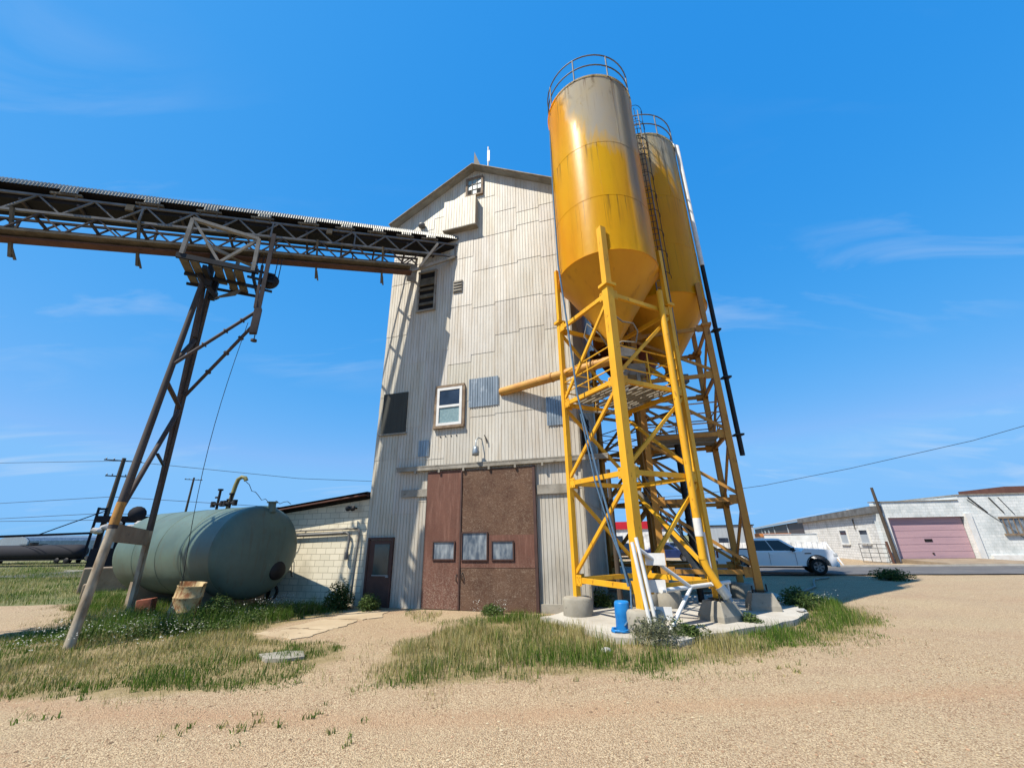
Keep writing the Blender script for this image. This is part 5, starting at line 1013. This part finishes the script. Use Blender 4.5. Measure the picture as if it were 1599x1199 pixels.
def gcol(x,y,seed,dry):
    n=len(x); g=GREENS[rng.integers(0,4,n)]; s=STRAW[rng.integers(0,4,n)]; p=np.clip((vnoise(x,y,1.4,seed)*.7+vnoise(x,y,.4,seed+3)*.3-.5)*2.6+dry,0.03,.97); m=rng.random(n)<p
    c=np.where(m[:,None],s,g)*rng.uniform(.75,1.15,n)[:,None]; return c
def off_pad(x,y): return ~inpoly(x,y,pad)
x,y=scatter(GR,95000,off_pad); m=rng.random(len(x))<np.clip(vnoise(x,y,.55,3)*1.9-.25,.08,1); x,y=x[m],y[m]
edge=np.clip((zone_val(x,y,GR,.5)-.3)/.6,.2,1)
dryf=np.clip(.30+.35*(x>6.)+.25*((x<-.3)&(y>8.3)),0,1)
n=len(x); g=gcol(x,y,21,.22); blades('grass',x,y,(rng.uniform(.07,.33,n)*(.35+1.0*vnoise(x,y,.45,5)))*edge,rng.uniform(.006,.014,n),g)
def loose(P,n,amp):
    xs=[p[0] for p in P]; ys=[p[1] for p in P]; x=rng.uniform(min(xs)-1.2,max(xs)+1.2,n); y=rng.uniform(min(ys)-1.2,max(ys)+1.2,n)
    m=inpoly(x+rng.normal(0,amp,n)+(vnoise(x,y,.6,61)-.5)*1.6,y+rng.normal(0,amp,n)+(vnoise(x,y,.6,62)-.5)*1.6,P)&(rng.random(n)<vnoise(x,y,.35,63)*1.3); return x[m],y[m]
def low_tint(x,y,seed):
    c=gcol(x,y,seed,.42); b_=np.array([S(150,128,92),S(132,110,78)])[rng.integers(0,2,len(x))]; m=rng.random(len(x))<.3; return np.where(m[:,None],b_,c)
for P_,N_ in ((GR,80000),(GL,120000)):
    x,y=loose(P_,N_,.3); m=off_pad(x,y)&~((x>-6.6)&(x<-3.8)&(y>10.8)&(y<15.2)&(vnoise(x,y,.5,71)<.72)); x,y=x[m],y[m]; n=len(x)
    blades('grass',x,y,rng.uniform(.02,.11,n),rng.uniform(.004,.009,n),low_tint(x,y,27),bend=1.3)
GLs=GL
def lf(x,y): return ~((x>-6.6)&(y>11.0)&(inpoly(x,y,[(-6.6,11.5),(-5.9,12.9),(-5.4,15.2),(-3.8,14.8),(-3.8,13.5),(-4.9,10.8)])))
x,y=scatter(GL,170000,lf); m=rng.random(len(x))<np.clip(vnoise(x,y,.6,4)*2.-.4+.4*(y>11),.06,1); x,y=x[m],y[m]; n=len(x)
edge=np.clip((zone_val(x,y,GL,.5)-.3)/.6,.2,1); tall=np.clip((y-8)/5,.5,1.25)
blades('grass',x,y,(rng.uniform(.07,.32,n)*(.35+1.1*vnoise(x,y,.5,6)))*edge*tall,rng.uniform(.007,.016,n),gcol(x,y,33,.2))
# far field tufts
FT=[(-16.6,17.2),(-24,16),(-60,24),(-75,60),(-30,60),(-17,22)]
x,y=scatter(FT,120000,lambda x,y:~inpoly(x,y,SAND)); m=rng.random(len(x))<np.clip(vnoise(x,y,2.2,7)*1.8-.35,0,1); x,y=x[m],y[m]; n=len(x)
blades('field_grass',x,y,rng.uniform(.1,.32,n)*(.4+vnoise(x,y,3.,6)),rng.uniform(.012,.03,n),gcol(x,y,41,.5))
# sparse weeds on the gravel
x,y=scatter([(-6,5.5),(-9,7.6),(-3,9.8),(-2.6,7.4),(3,8.1),(6,9.2),(6,8.6),(2,6.6),(-1,5.6)],420,lambda x,y:vnoise(x,y,.9,31)>.62); pts_x=[];pts_y=[]
for a,c in zip(x,y):
    k=int(rng.integers(4,16)); pts_x+=list(a+rng.normal(0,.035,k)); pts_y+=list(c+rng.normal(0,.035,k))
x=np.array(pts_x);y=np.array(pts_y);n=len(x); blades('weed_tufts',x,y,rng.uniform(.02,.09,n),rng.uniform(.008,.02,n),gcol(x,y,51,.1),bend=1.2)
x,y=scatter([(-2.3,12.4),(-3.4,14.6),(.6,13.9),(.6,13.2),(-1.2,12.4)],2600,lambda x,y:vnoise(x,y,.5,12)>.5); n=len(x); blades('weed_tufts',x,y,rng.uniform(.03,.16,n),rng.uniform(.006,.014,n),gcol(x,y,51,.35),bend=1.0)
def leafclump(V,L,C,cx,cy,r,h,n,ls,cols,z0=0.):
    th=rng.uniform(0,2*np.pi,n); rr=r*np.sqrt(rng.random(n)); zc=z0+h*(rng.random(n)**.7)*(1-.55*(rr/r)**2); 
    px=cx+np.cos(th)*rr; py=cy+np.sin(th)*rr
    a=rng.normal(size=(n,3)); a[:,2]*=.6; a/=np.linalg.norm(a,axis=1)[:,None]; bb_=np.cross(a,rng.normal(size=(n,3))); bb_/=np.linalg.norm(bb_,axis=1)[:,None]
    l=ls*rng.uniform(.6,1.4,n)[:,None]; c=np.stack([px,py,zc],1); q=np.stack([c-a*l,c+bb_*l*.3,c+a*l,c-bb_*l*.3],1); o=len(V)*0
    V.append(q.reshape(-1,3)); C.append(np.repeat((cols[rng.integers(0,len(cols),n)]*rng.uniform(.65,1.25,n)[:,None])[:,None,:],4,1).reshape(-1,3))
def finish(name,V,C,mat,k=None):
    V=np.concatenate(V);C=np.concatenate(C); n=len(V)//4; return npmesh(name,V,np.arange(len(V)),np.arange(n)*4,np.full(n,4),mat,C,k)
LG=np.array([S(88,114,54),S(104,128,64),S(72,96,48),S(122,140,80)]); SG=np.array([S(128,134,104),S(108,114,84),S(148,150,120)])
def bush(label,cx,cy,r,h,n,ls=.045,cols=LG,z0=0.,nm='bush'):
    V=[];C=[]
    for k in range(7): a=random.uniform(0,6.28); d=r*.55*random.random(); leafclump(V,None,C,cx+d*math.cos(a),cy+d*math.sin(a),r*random.uniform(.45,.7),h*random.uniform(.6,1.05),n//7,ls,cols,z0)
    tag(finish(nm,V,C,'leaf_green'),label,'bush','bushes around the yard')
bush('bright green rounded bush before the brown personnel door',-4.75,14.95,.42,.55,1500)
bush('dark green bush in the annex corner left of the personnel door',-5.85,15.35,.6,1.0,2600,.05,LG*.8)
bush('green bush behind the front silo footing against the tower corner',2.68,14.3,.6,.65,1700,.05)
bush('grey green sagebrush at the front footing of the nearest silo',2.93,9.95,.55,.62,2600,.035,SG)
bush('dark leafy bush at the foot of the white frame',3.75,10.2,.45,.45,1500,.045,LG*.85)
bush('small green plant beside the right silo footing',5.8,11.45,.3,.42,800,.04)
bush('dense green bush right of the rear silo footing',8.5,13.95,.75,.6,2600,.05,LG*.9)
bush('olive bush at the edge of the shadow on the far gravel',17.6,21.4,.9,.6,1600,.07,LG*.8)
bush('tall leafy weed beside the rusty drum',-8.3,12.9,.65,.85,2600,.05,LG*.95)
bush('green weed clump between the red block and the drum',-10.4,12.6,.6,.55,1800,.045,LG)
# broadleaf weed mass before the tank and annex
WGc=np.concatenate([LG*1.35,np.array([S(140,150,100),S(150,152,112)])])
V=[];C=[]
wp=[(-12.2,12.0),(-11.4,13.3),(-8.6,13.1),(-6.3,14.9),(-5.9,14.2),(-7.2,12.6),(-8.8,11.3),(-10.2,10.6)]
x,y=scatter(wp,900)
for a,c in zip(x[:330],y[:330]): leafclump(V,None,C,a,c,.3,.2+.42*float(vnoise(a,c,1.1,14)),55,.035,WGc)
finish('weeds',V,C,'leaf_green','stuff')
x,y=scatter(wp,16000); n=len(x); blades('weeds',x,y,rng.uniform(.2,.62,n)*(.4+.9*vnoise(x,y,.8,14)),rng.uniform(.006,.013,n),gcol(x,y,77,.12))
x,y=scatter([(-17,17.6),(-24,16.6),(-44,32),(-38,40),(-19,25)],60000,lambda x,y:~inpoly(x,y,SAND)); n=len(x); blades('field_grass',x,y,rng.uniform(.05,.26,n)*(.4+vnoise(x,y,1.6,6)),rng.uniform(.008,.02,n),gcol(x,y,42,.4))
# daisies
V=[];C=[]
def daisies(P,n,h0,h1):
    x,y=scatter(P,n*3,lambda x,y:vnoise(x,y,.45,17)>.52); x=x[:n];y=y[:n]; k=len(x); z=rng.uniform(h0,h1,k); s=rng.uniform(.008,.018,k)
    t=rng.normal(0,.35,(k,2)); 
    for i in range(2):
        a0=i*.785; q=[]
        for j in range(4):
            a=a0+j*np.pi/2; q.append(np.stack([x+np.cos(a)*s,y+np.sin(a)*s,z+np.cos(a)*s*t[:,0]+np.sin(a)*s*t[:,1]+.001*i],1))
        V.append(np.stack(q,1).reshape(-1,3)); C.append(np.tile(np.array(S(232,232,222)),(k*4,1)))
daisies(wp,900,.3,.62); daisies([(-12.5,9.2),(-11.5,12.0),(-8.0,11.6),(-6.6,10.5),(-8.5,9.0)],500,.2,.4); daisies([(-7.4,14.6),(-5.9,15.2),(-5.9,14.2),(-7.3,13.6)],500,.35,.62)
daisies([(-1.5,14.3),(-.2,13.9),(-.3,13.45),(-1.55,13.9)],420,.1,.42); daisies([(8.6,13.8),(10.2,15.0),(10.4,14.3),(9.0,13.2)],260,.25,.45)
finish('daisies',V,C,'petal_white','stuff')
bush('daisy plant growing at the foot of the sliding doors',-.7,13.85,.5,.36,1500,.035,LG)
# pebbles
n=60000; r=np.sqrt(rng.uniform(4.2**2,13.5**2,n)); a=rng.uniform(R_(28),R_(152),n); x=r*np.cos(a); y=r*np.sin(a); m=~(inpoly(x,y,GR)|inpoly(x,y,GL)|inpoly(x,y,pad)); m&=(rng.random(n)<np.clip(vnoise(x,y,.9,23)*1.5-.1,.15,1)); x,y=x[m],y[m]; n=len(x)
s=rng.uniform(.005,.012,n)*(1+1.1*(rng.random(n)<.06)); rot=rng.uniform(0,6.28,n); e1=rng.uniform(.7,1.4,n); z=gz(x,y)
ux,uy=np.cos(rot)*s*e1,np.sin(rot)*s*e1; vx,vy=-np.sin(rot)*s,np.cos(rot)*s; hz=s*rng.uniform(.5,.9,n)
Vp=np.stack([np.stack([x+ux,y+uy,z+hz*.3],1),np.stack([x+vx,y+vy,z+hz*.25],1),np.stack([x-ux,y-uy,z+hz*.35],1),np.stack([x-vx,y-vy,z+hz*.3],1),np.stack([x+ux*.2,y+uy*.2,z+hz],1)],1)
o=np.arange(n)[:,None]*5; loops=np.concatenate([o,o+1,o+4,o+1,o+2,o+4,o+2,o+3,o+4,o+3,o,o+4],1).ravel()
pc=np.array([S(208,186,148),S(184,154,122),S(214,196,162),S(152,126,100),S(196,160,128)])[rng.integers(0,5,n)]*rng.uniform(.75,1.1,n)[:,None]
npmesh('gravel_pebbles',Vp.reshape(-1,3),loops,np.arange(n*4)*3,np.full(n*4,3),'pebble_stone',np.repeat(pc,5,0),'stuff')
